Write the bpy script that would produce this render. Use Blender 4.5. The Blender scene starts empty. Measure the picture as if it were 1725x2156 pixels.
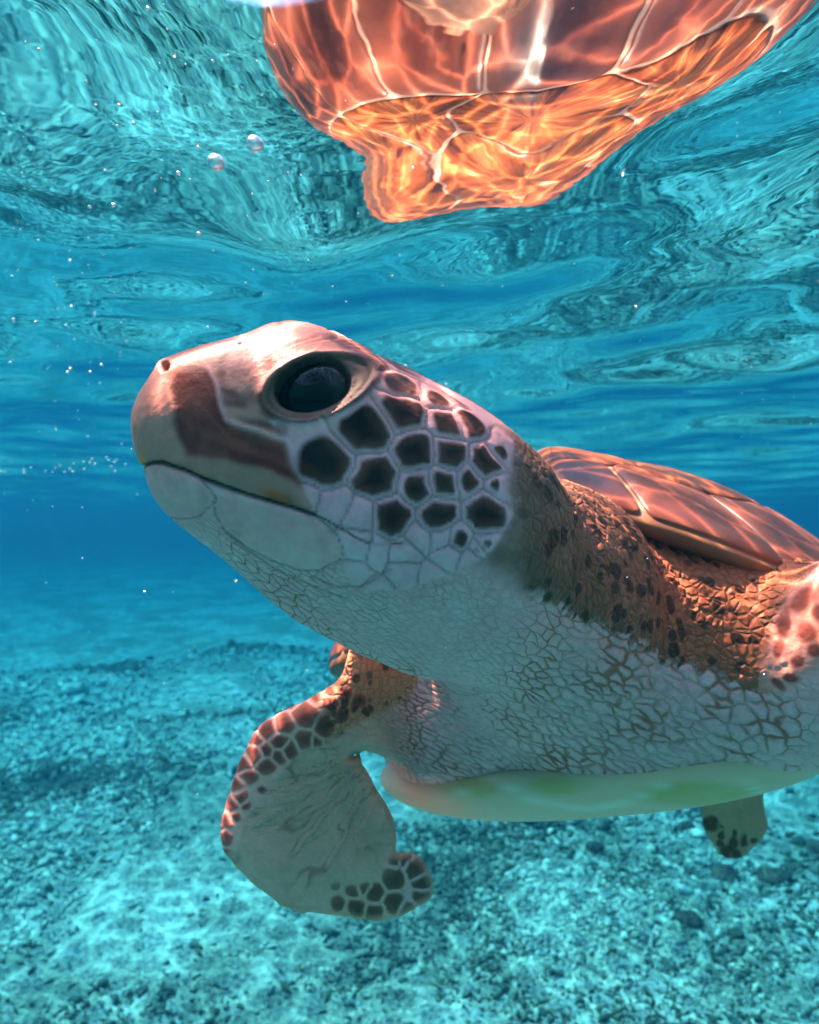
import bpy, math, random
import numpy as np
from mathutils import Vector, Matrix
from mathutils.bvhtree import BVHTree

rng = np.random.default_rng(7)
random.seed(7)
scene = bpy.context.scene
COL = scene.collection

# ------------------------------------------------------------------ camera, sky, sun, exposure
FPX = 1405.0                       # focal length in pixels of a 1725 x 2156 picture
CX, CY = 862.5, 1078.0
cam_d = bpy.data.cameras.new('camera')
cam = bpy.data.objects.new('camera', cam_d); COL.objects.link(cam)
cam.location = (0, 0, 0); cam.rotation_euler = (math.radians(90), 0, 0)
cam_d.sensor_fit = 'VERTICAL'; cam_d.sensor_height = 24.0
cam_d.lens = FPX / 2156.0 * 24.0
cam_d.clip_start = 0.01; cam_d.clip_end = 1000
cam_d.dof.use_dof = True; cam_d.dof.focus_distance = 0.31; cam_d.dof.aperture_fstop = 8.0
scene.camera = cam

SUN_DIR = Vector((-0.36, 0.20, 0.91)).normalized()       # towards the sun, under water
world = bpy.data.worlds.new('World'); scene.world = world; world.use_nodes = True
wn = world.node_tree.nodes; wl = world.node_tree.links
bg = wn['Background']; sky = wn.new('ShaderNodeTexSky'); sky.sky_type = 'NISHITA'; sky.sun_disc = False
sky.sun_elevation = math.asin(SUN_DIR.z); sky.sun_rotation = math.atan2(SUN_DIR.x, SUN_DIR.y)
wl.new(sky.outputs[0], bg.inputs[0]); bg.inputs[1].default_value = 0.15
sun_d = bpy.data.lights.new('sun', 'SUN'); sun_d.energy = 5.0; sun_d.angle = math.radians(0.5); sun_d.color = (1.0, 0.62, 0.48)
sun = bpy.data.objects.new('sun', sun_d); COL.objects.link(sun)
sun.rotation_euler = SUN_DIR.to_track_quat('Z', 'Y').to_euler(); sun.location = (0, 0, 3)

scene.view_settings.view_transform = 'Standard'; scene.view_settings.look = 'None'
scene.view_settings.exposure = 1.3; scene.view_settings.gamma = 1.0
cy = scene.cycles
cy.max_bounces = 5; cy.diffuse_bounces = 2; cy.glossy_bounces = 3; cy.transmission_bounces = 5
cy.volume_bounces = 0; cy.transparent_max_bounces = 12
cy.sample_clamp_indirect = 4.0; cy.use_denoising = True
cy.use_adaptive_sampling = True; cy.adaptive_threshold = 0.04

SURF = 0.182        # height of the water surface above the camera
BED = -1.90         # sea bed

# ------------------------------------------------------------------ helpers
def P(px, py, Y): return np.array([(px - CX) / FPX * Y, Y, (CY - py) / FPX * Y])
def proj(v): return CX + FPX * v[:, 0] / v[:, 1], CY - FPX * v[:, 2] / v[:, 1]
def Z1(x, y): return (236.8 + x * .3662, 631.6 + y * .3662)
def Z2(x, y): return (657.9 + x * .3051, 710.5 + y * .3051)
def Z3(x, y): return (1052.6 + x * .3896, 921.0 + y * .3896)
def Z4(x, y): return (421.0 + x * .3814, 1315.8 + y * .3814)
def Z6(x, y): return (342.1 + x * .3814, 1000.0 + y * .3814)
def ss(a, b, x):
    t = np.clip((x - a) / (b - a), 0, 1); return t * t * (3 - 2 * t)
def nrm(v): v = np.asarray(v, float); return v / np.linalg.norm(v)

def vnoise(p, seed=0):
    """smooth value noise, p (n,3)"""
    i = np.floor(p).astype(np.int64); f = p - i; f = f * f * (3 - 2 * f)
    def h(ix, iy, iz):
        n = (ix * 374761393 + iy * 668265263 + iz * 2147483647 + seed * 1274126177) & 0xffffffff
        n = ((n ^ (n >> 13)) * 1274126177) & 0xffffffff
        n = n ^ (n >> 16)
        return (n & 0xffff) / 65535.0
    r = 0
    for dx in (0, 1):
        wx = f[:, 0] if dx else 1 - f[:, 0]
        for dy in (0, 1):
            wy = f[:, 1] if dy else 1 - f[:, 1]
            for dz in (0, 1):
                wz = f[:, 2] if dz else 1 - f[:, 2]
                r = r + wx * wy * wz * h(i[:, 0] + dx, i[:, 1] + dy, i[:, 2] + dz)
    return r
def fbm(p, seed=0, o=4):
    s = 0; a = 1; t = 0
    for k in range(o): s = s + a * vnoise(p * 2 ** k + 17.3 * k, seed + k); t += a; a *= .5
    return s / t

def cellrand(p, seed=0):
    """random number of the nearest jittered lattice point"""
    i = np.floor(p).astype(np.int64); best = np.full(len(p), 1e9); out = np.zeros(len(p))
    def h(a, k):
        n = (a[:, 0] * 374761393 + a[:, 1] * 668265263 + a[:, 2] * 2147483647 + (seed * 7 + k) * 1274126177) & 0xffffffff
        n = ((n ^ (n >> 13)) * 1274126177) & 0xffffffff; n = n ^ (n >> 16); return (n & 0xffff) / 65535.0
    for dx in (-1, 0, 1):
        for dy in (-1, 0, 1):
            for dz in (-1, 0, 1):
                c = i + np.array([dx, dy, dz]); q = c + np.stack([h(c, 1), h(c, 2), h(c, 3)], 1)
                d = ((q - p) ** 2).sum(1); m = d < best; best[m] = d[m]; out[m] = h(c, 4)[m]
    return out

def poly_sd(px, py, poly):
    """signed distance (negative inside) of points to polygon, plain 2-d"""
    poly = np.asarray(poly, float); px = np.asarray(px, float); py = np.asarray(py, float)
    d = np.full(px.shape, 1e9); ins = np.zeros(px.shape, bool); n = len(poly)
    for i in range(n):
        ax, ay = poly[i]; bx, by = poly[(i + 1) % n]
        ex, ey = bx - ax, by - ay; L = ex * ex + ey * ey + 1e-18
        t = np.clip(((px - ax) * ex + (py - ay) * ey) / L, 0, 1)
        d = np.minimum(d, (px - ax - t * ex) ** 2 + (py - ay - t * ey) ** 2)
        if ay != by:
            c = ((ay > py) != (by > py)) & (px < (bx - ax) * (py - ay) / (by - ay) + ax)
            ins ^= c
    d = np.sqrt(d); return np.where(ins, -d, d)
def line_d(px, py, pts):
    d = np.full(px.shape, 1e9)
    for (ax, ay), (bx, by) in zip(pts[:-1], pts[1:]):
        ex, ey = bx - ax, by - ay; L = ex * ex + ey * ey + 1e-18
        t = np.clip(((px - ax) * ex + (py - ay) * ey) / L, 0, 1)
        d = np.minimum(d, (px - ax - t * ex) ** 2 + (py - ay - t * ey) ** 2)
    return np.sqrt(d)

def mesh_np(name, verts, faces, smooth=True):
    """faces: (m,3) or (m,4) int array"""
    verts = np.asarray(verts, np.float32); faces = np.asarray(faces, np.int32); k = faces.shape[1]
    m = bpy.data.meshes.new(name)
    m.vertices.add(len(verts)); m.vertices.foreach_set('co', verts.ravel())
    m.loops.add(faces.size); m.loops.foreach_set('vertex_index', faces.ravel())
    m.polygons.add(len(faces)); m.polygons.foreach_set('loop_start', np.arange(0, faces.size, k, dtype=np.int32))
    m.polygons.foreach_set('loop_total', np.full(len(faces), k, np.int32))
    m.update(calc_edges=True); m.validate()
    if smooth: m.polygons.foreach_set('use_smooth', np.ones(len(m.polygons), bool))
    return m
def attr(m, name, data):
    data = np.asarray(data, np.float32)
    if data.ndim == 1:
        a = m.attributes.new(name, 'FLOAT', 'POINT'); a.data.foreach_set('value', data)
    elif data.shape[1] == 3:
        a = m.attributes.new(name, 'FLOAT_VECTOR', 'POINT'); a.data.foreach_set('vector', data.ravel())
def link(name, m, mat, parent=None, **kw):
    o = bpy.data.objects.new(name, m); COL.objects.link(o)
    if mat is not None and len(m.materials) == 0: m.materials.append(mat)
    if parent is not None: o.parent = parent
    for k, v in kw.items(): o[k] = v
    return o

class NT:
    """tiny node-tree builder"""
    def __init__(s, name):
        s.mat = bpy.data.materials.new(name); s.mat.use_nodes = True
        s.n = s.mat.node_tree.nodes; s.l = s.mat.node_tree.links; s.n.clear()
        s.out = s.n.new('ShaderNodeOutputMaterial')
    def add(s, t, **kw):
        n = s.n.new(t)
        for k, v in kw.items(): setattr(n, k, v)
        return n
    def set(s, sock, v):
        if hasattr(v, 'is_linked') or isinstance(v, bpy.types.NodeSocket): s.l.new(v, sock)
        elif isinstance(v, (tuple, list)) and len(v) == 3 and sock.type == 'RGBA': sock.default_value = (*v, 1)
        else: sock.default_value = v
    def math(s, op, a, b=None, c=None, clamp=False):
        n = s.add('ShaderNodeMath', operation=op, use_clamp=clamp); s.set(n.inputs[0], a)
        if b is not None: s.set(n.inputs[1], b)
        if c is not None: s.set(n.inputs[2], c)
        return n.outputs[0]
    def vmath(s, op, a, b=None, scale=None):
        n = s.add('ShaderNodeVectorMath', operation=op); s.set(n.inputs[0], a)
        if b is not None: s.set(n.inputs[1], b)
        if scale is not None: s.set(n.inputs['Scale'], scale)
        return n.outputs[0]
    def mix(s, f, a, b, blend='MIX'):
        n = s.add('ShaderNodeMix', data_type='RGBA', blend_type=blend); s.set(n.inputs[0], f); s.set(n.inputs[6], a); s.set(n.inputs[7], b)
        return n.outputs[2]
    def ramp(s, f, a, b, lo=0.0, hi=1.0):
        n = s.add('ShaderNodeMapRange', interpolation_type='SMOOTHSTEP'); s.set(n.inputs[0], f)
        s.set(n.inputs[1], a); s.set(n.inputs[2], b); s.set(n.inputs[3], lo); s.set(n.inputs[4], hi); return n.outputs[0]
    def attr(s, name, out='Fac'):
        n = s.add('ShaderNodeAttribute', attribute_name=name); return n.outputs[out]
    def noise(s, vec, scale, detail=3, rough=.5, dist=0.0, out=0):
        n = s.add('ShaderNodeTexNoise'); s.set(n.inputs['Vector'], vec); s.set(n.inputs['Scale'], scale)
        n.inputs['Detail'].default_value = detail; n.inputs['Roughness'].default_value = rough; n.inputs['Distortion'].default_value = dist
        return n.outputs[out]
    def vor(s, vec, scale, feature='F1', out='Distance', rand=1.0, smooth=None, dim='3D'):
        n = s.add('ShaderNodeTexVoronoi', feature=feature, voronoi_dimensions=dim); s.set(n.inputs['Vector'], vec); s.set(n.inputs['Scale'], scale)
        n.inputs['Randomness'].default_value = rand
        if smooth is not None: n.inputs['Smoothness'].default_value = smooth
        return n.outputs[out]
    def bump(s, h, strength=.5, dist=.001, normal=None):
        n = s.add('ShaderNodeBump'); s.set(n.inputs['Strength'], strength); n.inputs['Distance'].default_value = dist
        s.set(n.inputs['Height'], h)
        if normal is not None: s.l.new(normal, n.inputs['Normal'])
        return n.outputs[0]
    def pbsdf(s, color, rough=.5, spec=.3, normal=None, **kw):
        n = s.add('ShaderNodeBsdfPrincipled'); s.set(n.inputs['Base Color'], color); s.set(n.inputs['Roughness'], rough)
        s.set(n.inputs['Specular IOR Level'], spec)
        if normal is not None: s.l.new(normal, n.inputs['Normal'])
        for k, v in kw.items(): s.set(n.inputs[k.replace('_', ' ')], v)
        s.l.new(n.outputs[0], s.out.inputs[0]); return n
    def pos(s, obj=True):
        return s.add('ShaderNodeTexCoord').outputs['Object'] if obj else s.add('ShaderNodeNewGeometry').outputs['Position']

def polar_sheet(r0, r1, growth, front_n, back_n, half=52):
    """polar grid about the camera foot, finer in front"""
    f = np.radians(np.linspace(90 + half, 90 - half, front_n))
    b = np.radians(np.linspace(90 - half, 90 + half - 360, back_n + 2)[1:-1])
    th = np.concatenate([f, b]); R = [0.0, r0]
    while R[-1] < r1: R.append(R[-1] * growth)
    R = np.array(R[1:]); nt = len(th); nr = len(R)
    X = np.outer(R, np.cos(th)).ravel(); Y = np.outer(R, np.sin(th)).ravel()
    i = np.arange(nr - 1)[:, None] * nt; j = np.arange(nt)[None, :]; j2 = (j + 1) % nt
    faces = np.stack([i + j, i + nt + j, i + nt + j2, i + j2], -1).reshape(-1, 4)[:, ::-1]
    X = np.append(X, 0); Y = np.append(Y, 0)
    c = nr * nt; cap = np.stack([np.full(nt, c), np.arange(nt), (np.arange(nt) + 1) % nt, np.full(nt, c)], -1)
    rr = np.append(np.repeat(R, nt), 0); half_n = nt // 2
    k = np.arange(0, nt - 1, 2); cap = np.stack([np.full(len(k), c), (k + 2) % nt, k + 1, k], -1)
    return X, Y, rr, np.concatenate([faces, cap]), nt

# ------------------------------------------------------------------ sea bed
def bed_h(X, Y):
    p = np.stack([X, Y, 0 * X], 1)
    big = (fbm(p * .55 + 3.1, 5, 3) - .5) * .30
    mid = (fbm(p * 2.3, 11, 3) - .5) * .10
    return BED + big + mid
def bed_cover(X, Y):
    """where rubble lies (1) and bare sand shows (0)"""
    p = np.stack([X, Y, 0 * X], 1)
    return fbm(p * .9 + 40, 21, 4)
def build_bed():
    X, Y, rr, faces, nt = polar_sheet(.3, 260, 1.02, 420, 60)
    p = np.stack([X, Y, 0 * X], 1)
    fine = (fbm(p * 14, 31, 3) - .5) * .035 * np.clip(1.5 - rr / 7, 0, 1)
    Z = bed_h(X, Y) + fine
    m = mesh_np('seabed', np.stack([X, Y, Z], 1), faces)
    t = NT('seabed_sand'); g = t.pos()
    n1 = t.noise(g, 1.1, 5, .6); n2 = t.noise(g, 9.0, 5, .65); n3 = t.noise(g, 60, 3, .6)
    c = t.mix(t.ramp(n2, .35, .7), (.06, .18, .19), (.165, .45, .46))
    c = t.mix(t.ramp(n1, .42, .60), t.mix(.8, c, (.035, .11, .10)), c)
    c = t.mix(t.ramp(n3, .5, .75, 0, .6), c, (.22, .54, .55))
    bn = t.bump(t.math('ADD', n2, t.math('MULTIPLY', n3, .4)), .8, .03)
    t.pbsdf(c, .9, .05, bn)
    link('seabed', m, t.mat, kind='structure')
build_bed()

# ------------------------------------------------------------------ water surface, seen from below
def wave_h(X, Y, spacing):
    r = np.random.default_rng(141); h = np.zeros_like(X)
    bands = [(2.6, .028, 5), (1.3, .036, 6), (.62, .046, 8), (.30, .054, 9), (.15, .030, 10), (.075, .002, 8)]
    for wl_, slope, n in bands:
        for k in range(n):
            L = wl_ * r.uniform(.75, 1.35); a = r.normal(math.radians(200), .75); ph = r.uniform(0, 6.28)
            kx, ky = 2 * math.pi / L * math.cos(a), 2 * math.pi / L * math.sin(a)
            amp = slope / (2 * math.pi / L) * math.sqrt(2.0 / n)
            damp = np.clip(L / spacing / 4 - .6, 0, 1)
            w = kx * X + ky * Y + ph
            h += amp * damp * (np.sin(w) + .15 * np.cos(2 * w))
    return h
def build_surface():
    X, Y, rr, faces, nt = polar_sheet(.04, 300, 1.0135, 520, 70)
    sp = np.maximum(rr * .0135, rr * math.radians(104) / 520)
    Z = SURF + wave_h(X, Y, np.maximum(sp, 1e-4))
    Z[-1] = SURF
    m = mesh_np('water_surface', np.stack([X, Y, Z], 1), faces)
    t = NT('water_surface'); g = t.pos()
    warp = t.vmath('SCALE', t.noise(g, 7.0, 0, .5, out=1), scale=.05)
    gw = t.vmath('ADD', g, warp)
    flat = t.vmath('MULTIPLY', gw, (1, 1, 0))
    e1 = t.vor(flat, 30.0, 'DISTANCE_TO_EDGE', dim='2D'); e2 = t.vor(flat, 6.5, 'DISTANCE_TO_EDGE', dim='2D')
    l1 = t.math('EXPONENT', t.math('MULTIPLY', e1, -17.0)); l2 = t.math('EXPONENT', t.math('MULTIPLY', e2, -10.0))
    # caustic light painted as a net of lines into the surface's transparent colour
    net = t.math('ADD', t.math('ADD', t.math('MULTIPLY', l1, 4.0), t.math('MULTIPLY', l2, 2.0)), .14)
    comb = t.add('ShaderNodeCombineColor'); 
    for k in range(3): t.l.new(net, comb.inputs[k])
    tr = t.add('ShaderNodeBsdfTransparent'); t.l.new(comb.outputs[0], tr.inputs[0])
    gl = t.add('ShaderNodeBsdfGlossy'); gl.inputs['Roughness'].default_value = 0.0; gl.inputs['Color'].default_value = (1, 1, 1, 1)
    rip = t.noise(g, 34.0, 2, .5); bn = t.bump(rip, .012, .01); t.l.new(bn, gl.inputs['Normal'])
    fr = t.add('ShaderNodeFresnel'); fr.inputs['IOR'].default_value = 1.333
    mx = t.add('ShaderNodeMixShader'); t.l.new(fr.outputs[0], mx.inputs[0]); t.l.new(tr.outputs[0], mx.inputs[1]); t.l.new(gl.outputs[0], mx.inputs[2])
    t.l.new(mx.outputs[0], t.out.inputs[0])
    link('water_surface', m, t.mat, kind='structure')
build_surface()

# ------------------------------------------------------------------ the water itself
def build_haze():
    x, y0, y1, z0, z1 = 70, -70, 140, BED - 1.2, SURF + .55
    v = [(a, b, c) for c in (z0, z1) for b in (y0, y1) for a in (-x, x)]
    f = [(0, 2, 3, 1), (4, 5, 7, 6), (0, 1, 5, 4), (2, 6, 7, 3), (0, 4, 6, 2), (1, 3, 7, 5)]
    m = mesh_np('haze', v, f, smooth=False)
    t = NT('sea_water'); pv = t.add('ShaderNodeVolumePrincipled')
    D = 1.0
    scat = np.array([.001, .016, .030]); absb = np.array([.28, .098, .062])
    pv.inputs['Color'].default_value = (*scat, 1); pv.inputs['Density'].default_value = D
    ab = (1 - absb / (1 - scat)) ** 2
    pv.inputs['Absorption Color'].default_value = (*ab, 1); pv.inputs['Anisotropy'].default_value = 0.2
    t.l.new(pv.outputs[0], t.out.inputs['Volume'])
    link('haze', m, t.mat, kind='stuff')
build_haze()

# ================================================================== the turtle
turtle = bpy.data.objects.new('sea_turtle', None); COL.objects.link(turtle)
turtle['label'] = 'green sea turtle with brown scaled head swimming just below the water surface'
turtle['category'] = 'turtle'

# ---- body frame: origin at the front edge of the carapace
def frame(yaw, pitch, roll):
    y, p, r = map(math.radians, (yaw, pitch, roll))
    hh = np.array([-math.cos(y), -math.sin(y), 0]); z = np.array([0, 0, 1.])
    h = hh * math.cos(p) + z * math.sin(p)
    l0 = np.array([-hh[1], hh[0], 0]); u0 = np.cross(h, l0)
    return h, l0 * math.cos(r) + u0 * math.sin(r), u0 * math.cos(r) - l0 * math.sin(r)
BH, BL, BU = frame(78, 15, 10)
BN = P(1205, 1062, .44)
def B(s, l, u): return BN + BH * s + BL * l + BU * u
# ---- head frame (a forward, b up, c towards the camera side)
HA, HC, HB = frame(22, 12, 0)
H0 = P(640, 930, .315)
def head_ab(px, py):
    d = np.array([(px - CX) / FPX, 1, (CY - py) / FPX]); t = H0.dot(HC) / d.dot(HC)
    q = d * t - H0; return q.dot(HA), q.dot(HB)

head_out = [Z1(*p) for p in [(185, 992), (130, 880), (105, 740), (110, 640), (150, 540), (215, 440), (280, 352), (380, 312), (500, 272),
            (640, 237), (750, 210), (820, 180), (900, 147), (1000, 136), (1120, 156), (1240, 200), (1350, 255), (1500, 340)]]
head_out += [Z2(*p) for p in [(620, 260), (770, 370), (950, 475), (1100, 575), (1200, 650), (1330, 800), (1430, 930)]]
head_out += [(1105, 1080), (1080, 1200), (1000, 1310), (900, 1375), (860, 1385), (760, 1370), (700, 1345), (620, 1305)]
head_out += [Z1(*p) for p in [(900, 1725), (720, 1560), (600, 1460), (480, 1370), (370, 1285), (300, 1222), (240, 1142), (205, 1072), (195, 1022)]]
head_poly = np.array([head_ab(*p) for p in head_out])

flip_out = [(722, 1419)] + [Z4(*p) for p in [(740, 330), (640, 390), (540, 440), (430, 490), (350, 545), (300, 600), (260, 680), (220, 760),
            (190, 850), (160, 950), (130, 1050), (115, 1130), (125, 1220), (150, 1275), (210, 1350), (290, 1430), (380, 1490), (450, 1550),
            (550, 1590), (575, 1603), (592, 1588), (650, 1595), (780, 1610), (900, 1630), (1000, 1635), (1100, 1610), (1200, 1560), (1280, 1500),
            (1295, 1440), (1270, 1360), (1230, 1300), (1180, 1255), (1080, 1262), (1088, 1180), (1075, 1090), (1068, 1060), (1020, 970),
            (970, 900), (940, 830), (915, 790), (895, 770), (880, 694), (850, 735), (840, 715), (920, 698), (960, 705), (1050, 750), (1140, 790), (1210, 850)]]
flip_out += [(960, 1600), (960, 1480), (900, 1400), (800, 1350), (740, 1350)]
FY = .45
def fuv(px, py): return ((px - CX) / FPX * FY, (CY - py) / FPX * FY)
flip_poly = np.array([fuv(*p) for p in flip_out])
lead_line = np.array([fuv(*p) for p in flip_out[:14]])

class Field:
    def __init__(s, lo, hi, d):
        s.lo = np.array(lo, float); s.d = d; s.n = np.ceil((np.array(hi) - s.lo) / d).astype(int) + 1
        s.F = np.full(s.n, 1.0, np.float32)
    def sub(s, lo, hi, pad):
        a = np.maximum(np.floor((np.array(lo) - pad - s.lo) / s.d).astype(int), 0)
        b = np.minimum(np.ceil((np.array(hi) + pad - s.lo) / s.d).astype(int) + 1, s.n)
        g = np.meshgrid(*[s.lo[k] + s.d * np.arange(a[k], b[k]) for k in range(3)], indexing='ij')
        return tuple(slice(a[k], b[k]) for k in range(3)), np.stack([x.ravel() for x in g], 1), g[0].shape
    def eval(s, lo, hi, pad, fn, k):
        # coarse pass first, exact values only near the surface
        a = np.maximum(np.floor((np.array(lo) - pad - s.lo) / s.d).astype(int), 0)
        b = np.minimum(np.ceil((np.array(hi) + pad - s.lo) / s.d).astype(int) + 1, s.n)
        c = 4; nc = [(b[i] - a[i] + c - 1) // c + 1 for i in range(3)]
        g = np.meshgrid(*[s.lo[i] + s.d * (a[i] + c * np.arange(nc[i])) for i in range(3)], indexing='ij')
        fc = fn(np.stack([x.ravel() for x in g], 1)).reshape(nc).astype(np.float32)
        r = [np.minimum((np.arange(b[i] - a[i]) + c // 2) // c, nc[i] - 1) for i in range(3)]
        f = fc[np.ix_(*r)]
        w = np.argwhere((f > -.016) & (f < k + .014))
        if len(w): f[tuple(w.T)] = fn(s.lo + s.d * (w + a))
        return tuple(slice(a[i], b[i]) for i in range(3)), f
    def add(s, lo, hi, fn, k=.02, pad=.035):
        sl, f = s.eval(lo, hi, pad, fn, k); o = s.F[sl]
        hh = np.clip(.5 + .5 * (o - f) / k, 0, 1)
        s.F[sl] = o * (1 - hh) + f * hh - k * hh * (1 - hh)

def tube_fn(pts, rad, flat=None, ff=1.0):
    pts = np.array(pts, float); rad = np.array(rad, float)
    def tr(p): return p if flat is None else p + (ff - 1) * np.outer(p @ flat, flat)
    Q = tr(pts)
    def fn(p):
        p = tr(p); best = None
        for i in range(len(Q) - 1):
            e = Q[i + 1] - Q[i]; t = np.clip((p - Q[i]) @ e / (e @ e), 0, 1)
            d = np.linalg.norm(p - Q[i] - t[:, None] * e, axis=1) - (rad[i] + (rad[i + 1] - rad[i]) * t)
            if best is None: best = d
            else:
                kk = .012; hh = np.clip(.5 + .5 * (best - d) / kk, 0, 1); best = best * (1 - hh) + d * hh - kk * hh * (1 - hh)
        return best / (1 if flat is None else math.sqrt(ff))
    r = rad.max(); return pts.min(0) - r, pts.max(0) + r, fn
def ell_fn(c, ax, rad, n=2.0):
    ax = np.array(ax); rad = np.array(rad, float)
    def fn(p):
        q = np.abs((p - c) @ ax.T) / rad
        return ((q ** n).sum(1) ** (1 / n) - 1) * rad.min()
    ext = np.abs(ax.T) @ rad; return c - ext, c + ext, fn
class Table:
    """signed distance table of a polygon"""
    def __init__(s, poly, pad=.05, d=.001):
        s.lo = poly.min(0) - pad; s.d = d; n = np.ceil((poly.max(0) + pad - s.lo) / d).astype(int) + 1
        gx, gy = np.meshgrid(s.lo[0] + d * np.arange(n[0]), s.lo[1] + d * np.arange(n[1]), indexing='ij')
        s.T = poly_sd(gx, gy, poly)
    def __call__(s, u, v):
        x = np.clip((u - s.lo[0]) / s.d, 0, s.T.shape[0] - 1.001); y = np.clip((v - s.lo[1]) / s.d, 0, s.T.shape[1] - 1.001)
        i = x.astype(int); j = y.astype(int); fx = x - i; fy = y - j; T = s.T
        return T[i, j] * (1 - fx) * (1 - fy) + T[i + 1, j] * fx * (1 - fy) + T[i, j + 1] * (1 - fx) * fy + T[i + 1, j + 1] * fx * fy

def flip_depth(u, v):
    # the arm leaves the far shoulder and swings towards the camera, the blade curls back again at its tip
    sx = ss(-.06, .03, u) * ss(-.22, -.12, v)
    return FY + .055 * sx + .9 * np.clip(-.085 - u, 0, 1) ** 1.0 * .25 + .5 * np.clip(-.24 - v, 0, 1) * .5 + .10 * np.clip(u + .03, 0, .1) * ss(-.19, -.22, v)

def build_body():
    FD = Field((-.20, .20, -.47), (.66, 1.05, .11), .0022)
    # head
    T = Table(head_poly, .05)
    aw = np.array([-.14, -.09, -.05, -.01, .03, .06, .085, .10]); ww = np.array([.056, .056, .055, .051, .043, .033, .027, .024])
    def headf(p):
        q = p - H0; a, b, c = q @ HA, q @ HB, q @ HC
        d = -T(a, b); W = np.interp(a, aw, ww); R = np.interp(a, [-.1, 0, .06, .1], [.05, .045, .036, .030])
        W = W * (1 - .30 * ss(.015, .07, b)) * (1 - .22 * ss(-.03, -.09, b))
        qq = np.clip((R - d) / R, 0, None); n = 2.15
        return ((qq ** n + np.abs(c / W) ** n) ** (1 / n) - 1) * np.minimum(R, W)
    corners = np.array([H0 + HA * a + HB * b + HC * c for a in (head_poly[:, 0].min(), head_poly[:, 0].max()) for b in (head_poly[:, 1].min(), head_poly[:, 1].max()) for c in (-.06, .06)])
    FD.add(corners.min(0), corners.max(0), headf)
    # neck
    FD.add(*tube_fn([P(860, 1080, .335), P(980, 1180, .365), P(1120, 1260, .43), P(1230, 1330, .54)], [.050, .060, .076, .085]), k=.03)
    # trunk, chest, shoulders
    FD.add(*ell_fn(B(-.265, 0, -.098), [BH, BL, BU], [.225, .185, .085], 2.6), k=.03)
    FD.add(*ell_fn(P(1330, 1425, .50), [BH, BL, BU], [.085, .120, .070]), k=.05)
    FD.add(*ell_fn(P(1440, 1290, .50), [BH, BL, BU], [.070, .085, .060]), k=.04)
    FD.add(*ell_fn(P(960, 1500, .53), [BH, BL, BU], [.060, .060, .055]), k=.04)
    # far fore flipper: a curved sheet
    TF = Table(flip_poly, .05)
    def flipf(p):
        u = p[:, 0] / p[:, 1] * FY; v = p[:, 2] / p[:, 1] * FY
        d = -TF(u, v); dl = line_d(u, v, lead_line)
        thick = .0055 + .013 * np.exp(-dl / .030) + .016 * ss(-.03, .02, u) * ss(-.19, -.14, v)
        R = .006 + .020 * np.exp(-dl / .022) + .012 * ss(-.03, .02, u) * ss(-.19, -.14, v)
        qq = np.clip((R - d) / R, 0, None); c = p[:, 1] - flip_depth(u, v)
        return (np.sqrt(qq ** 2 + (c / thick) ** 2) - 1) * np.minimum(R, thick)
    FD.add((-.16, FY - .03, -.31), (.07, FY + .10, -.06), flipf, k=.010)
    # near fore flipper, reaching towards the camera's right and up
    FD.add(*tube_fn([P(1590, 1470, .50), P(1745, 1430, .43), P(1880, 1290, .39), P(2020, 1210, .37)], [.050, .052, .047, .038], nrm([-.35, .75, .35]), 1.25), k=.035)
    FD.add(*tube_fn([P(2020, 1210, .37), np.array([.40, .40, -.06]), np.array([.52, .46, -.12]), np.array([.60, .53, -.19])], [.040, .056, .046, .016], nrm([-.35, .6, .7]), 3.2), k=.02)
    # hind flippers
    FD.add(*tube_fn([B(-.44, .12, -.13), P(1535, 1640, .74), P(1548, 1740, .76), P(1544, 1782, .765)], [.030, .035, .032, .017], nrm([.10, .95, .3]), 2.6), k=.02)
    FD.add(*tube_fn([B(-.44, -.12, -.13), B(-.54, -.19, -.15), B(-.62, -.23, -.17)], [.030, .036, .018], BU, 2.6), k=.02)
    # surface nets
    F = FD.F; s = F < 0; n = F.shape
    cs = np.zeros(tuple(k - 1 for k in n), np.uint8)
    for dx in (0, 1):
        for dy in (0, 1):
            for dz in (0, 1):
                cs += s[dx:n[0] - 1 + dx, dy:n[1] - 1 + dy, dz:n[2] - 1 + dz]
    act = np.argwhere((cs > 0) & (cs < 8)); idx = np.full(cs.shape, -1, np.int32); idx[tuple(act.T)] = np.arange(len(act))
    acc = np.zeros((len(act), 3)); cnt = np.zeros(len(act))
    cor = [(a, b, c) for a in (0, 1) for b in (0, 1) for c in (0, 1)]
    val = {c: F[act[:, 0] + c[0], act[:, 1] + c[1], act[:, 2] + c[2]] for c in cor}
    for c in cor:
        for k in range(3):
            if c[k] == 0:
                e = list(c); e[k] = 1; e = tuple(e); v0, v1 = val[c], val[e]
                m = (v0 < 0) != (v1 < 0); t = np.where(m, v0 / np.where(m, v0 - v1, 1), 0)
                pt = np.tile(np.array(c, float), (len(act), 1)); pt[:, k] = t
                acc += pt * m[:, None]; cnt += m
    V = FD.lo + (act + acc / cnt[:, None]) * FD.d
    faces = []
    for k in range(3):
        a, b = (k + 1) % 3, (k + 2) % 3
        lo = [slice(1, n[i] - 1) for i in range(3)]; lo[k] = slice(0, n[k] - 1); hi = list(lo); hi[k] = slice(1, n[k])
        s0, s1 = s[tuple(lo)], s[tuple(hi)]
        e = np.argwhere(s0 != s1); fl = s0[tuple(e.T)]; off = np.array([1, 1, 1]); off[k] = 0; e = e + off
        def cell(da, db):
            q = e.copy(); q[:, a] += da; q[:, b] += db; return idx[tuple(q.T)]
        quad = np.stack([cell(-1, -1), cell(0, -1), cell(0, 0), cell(-1, 0)], 1)
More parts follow.
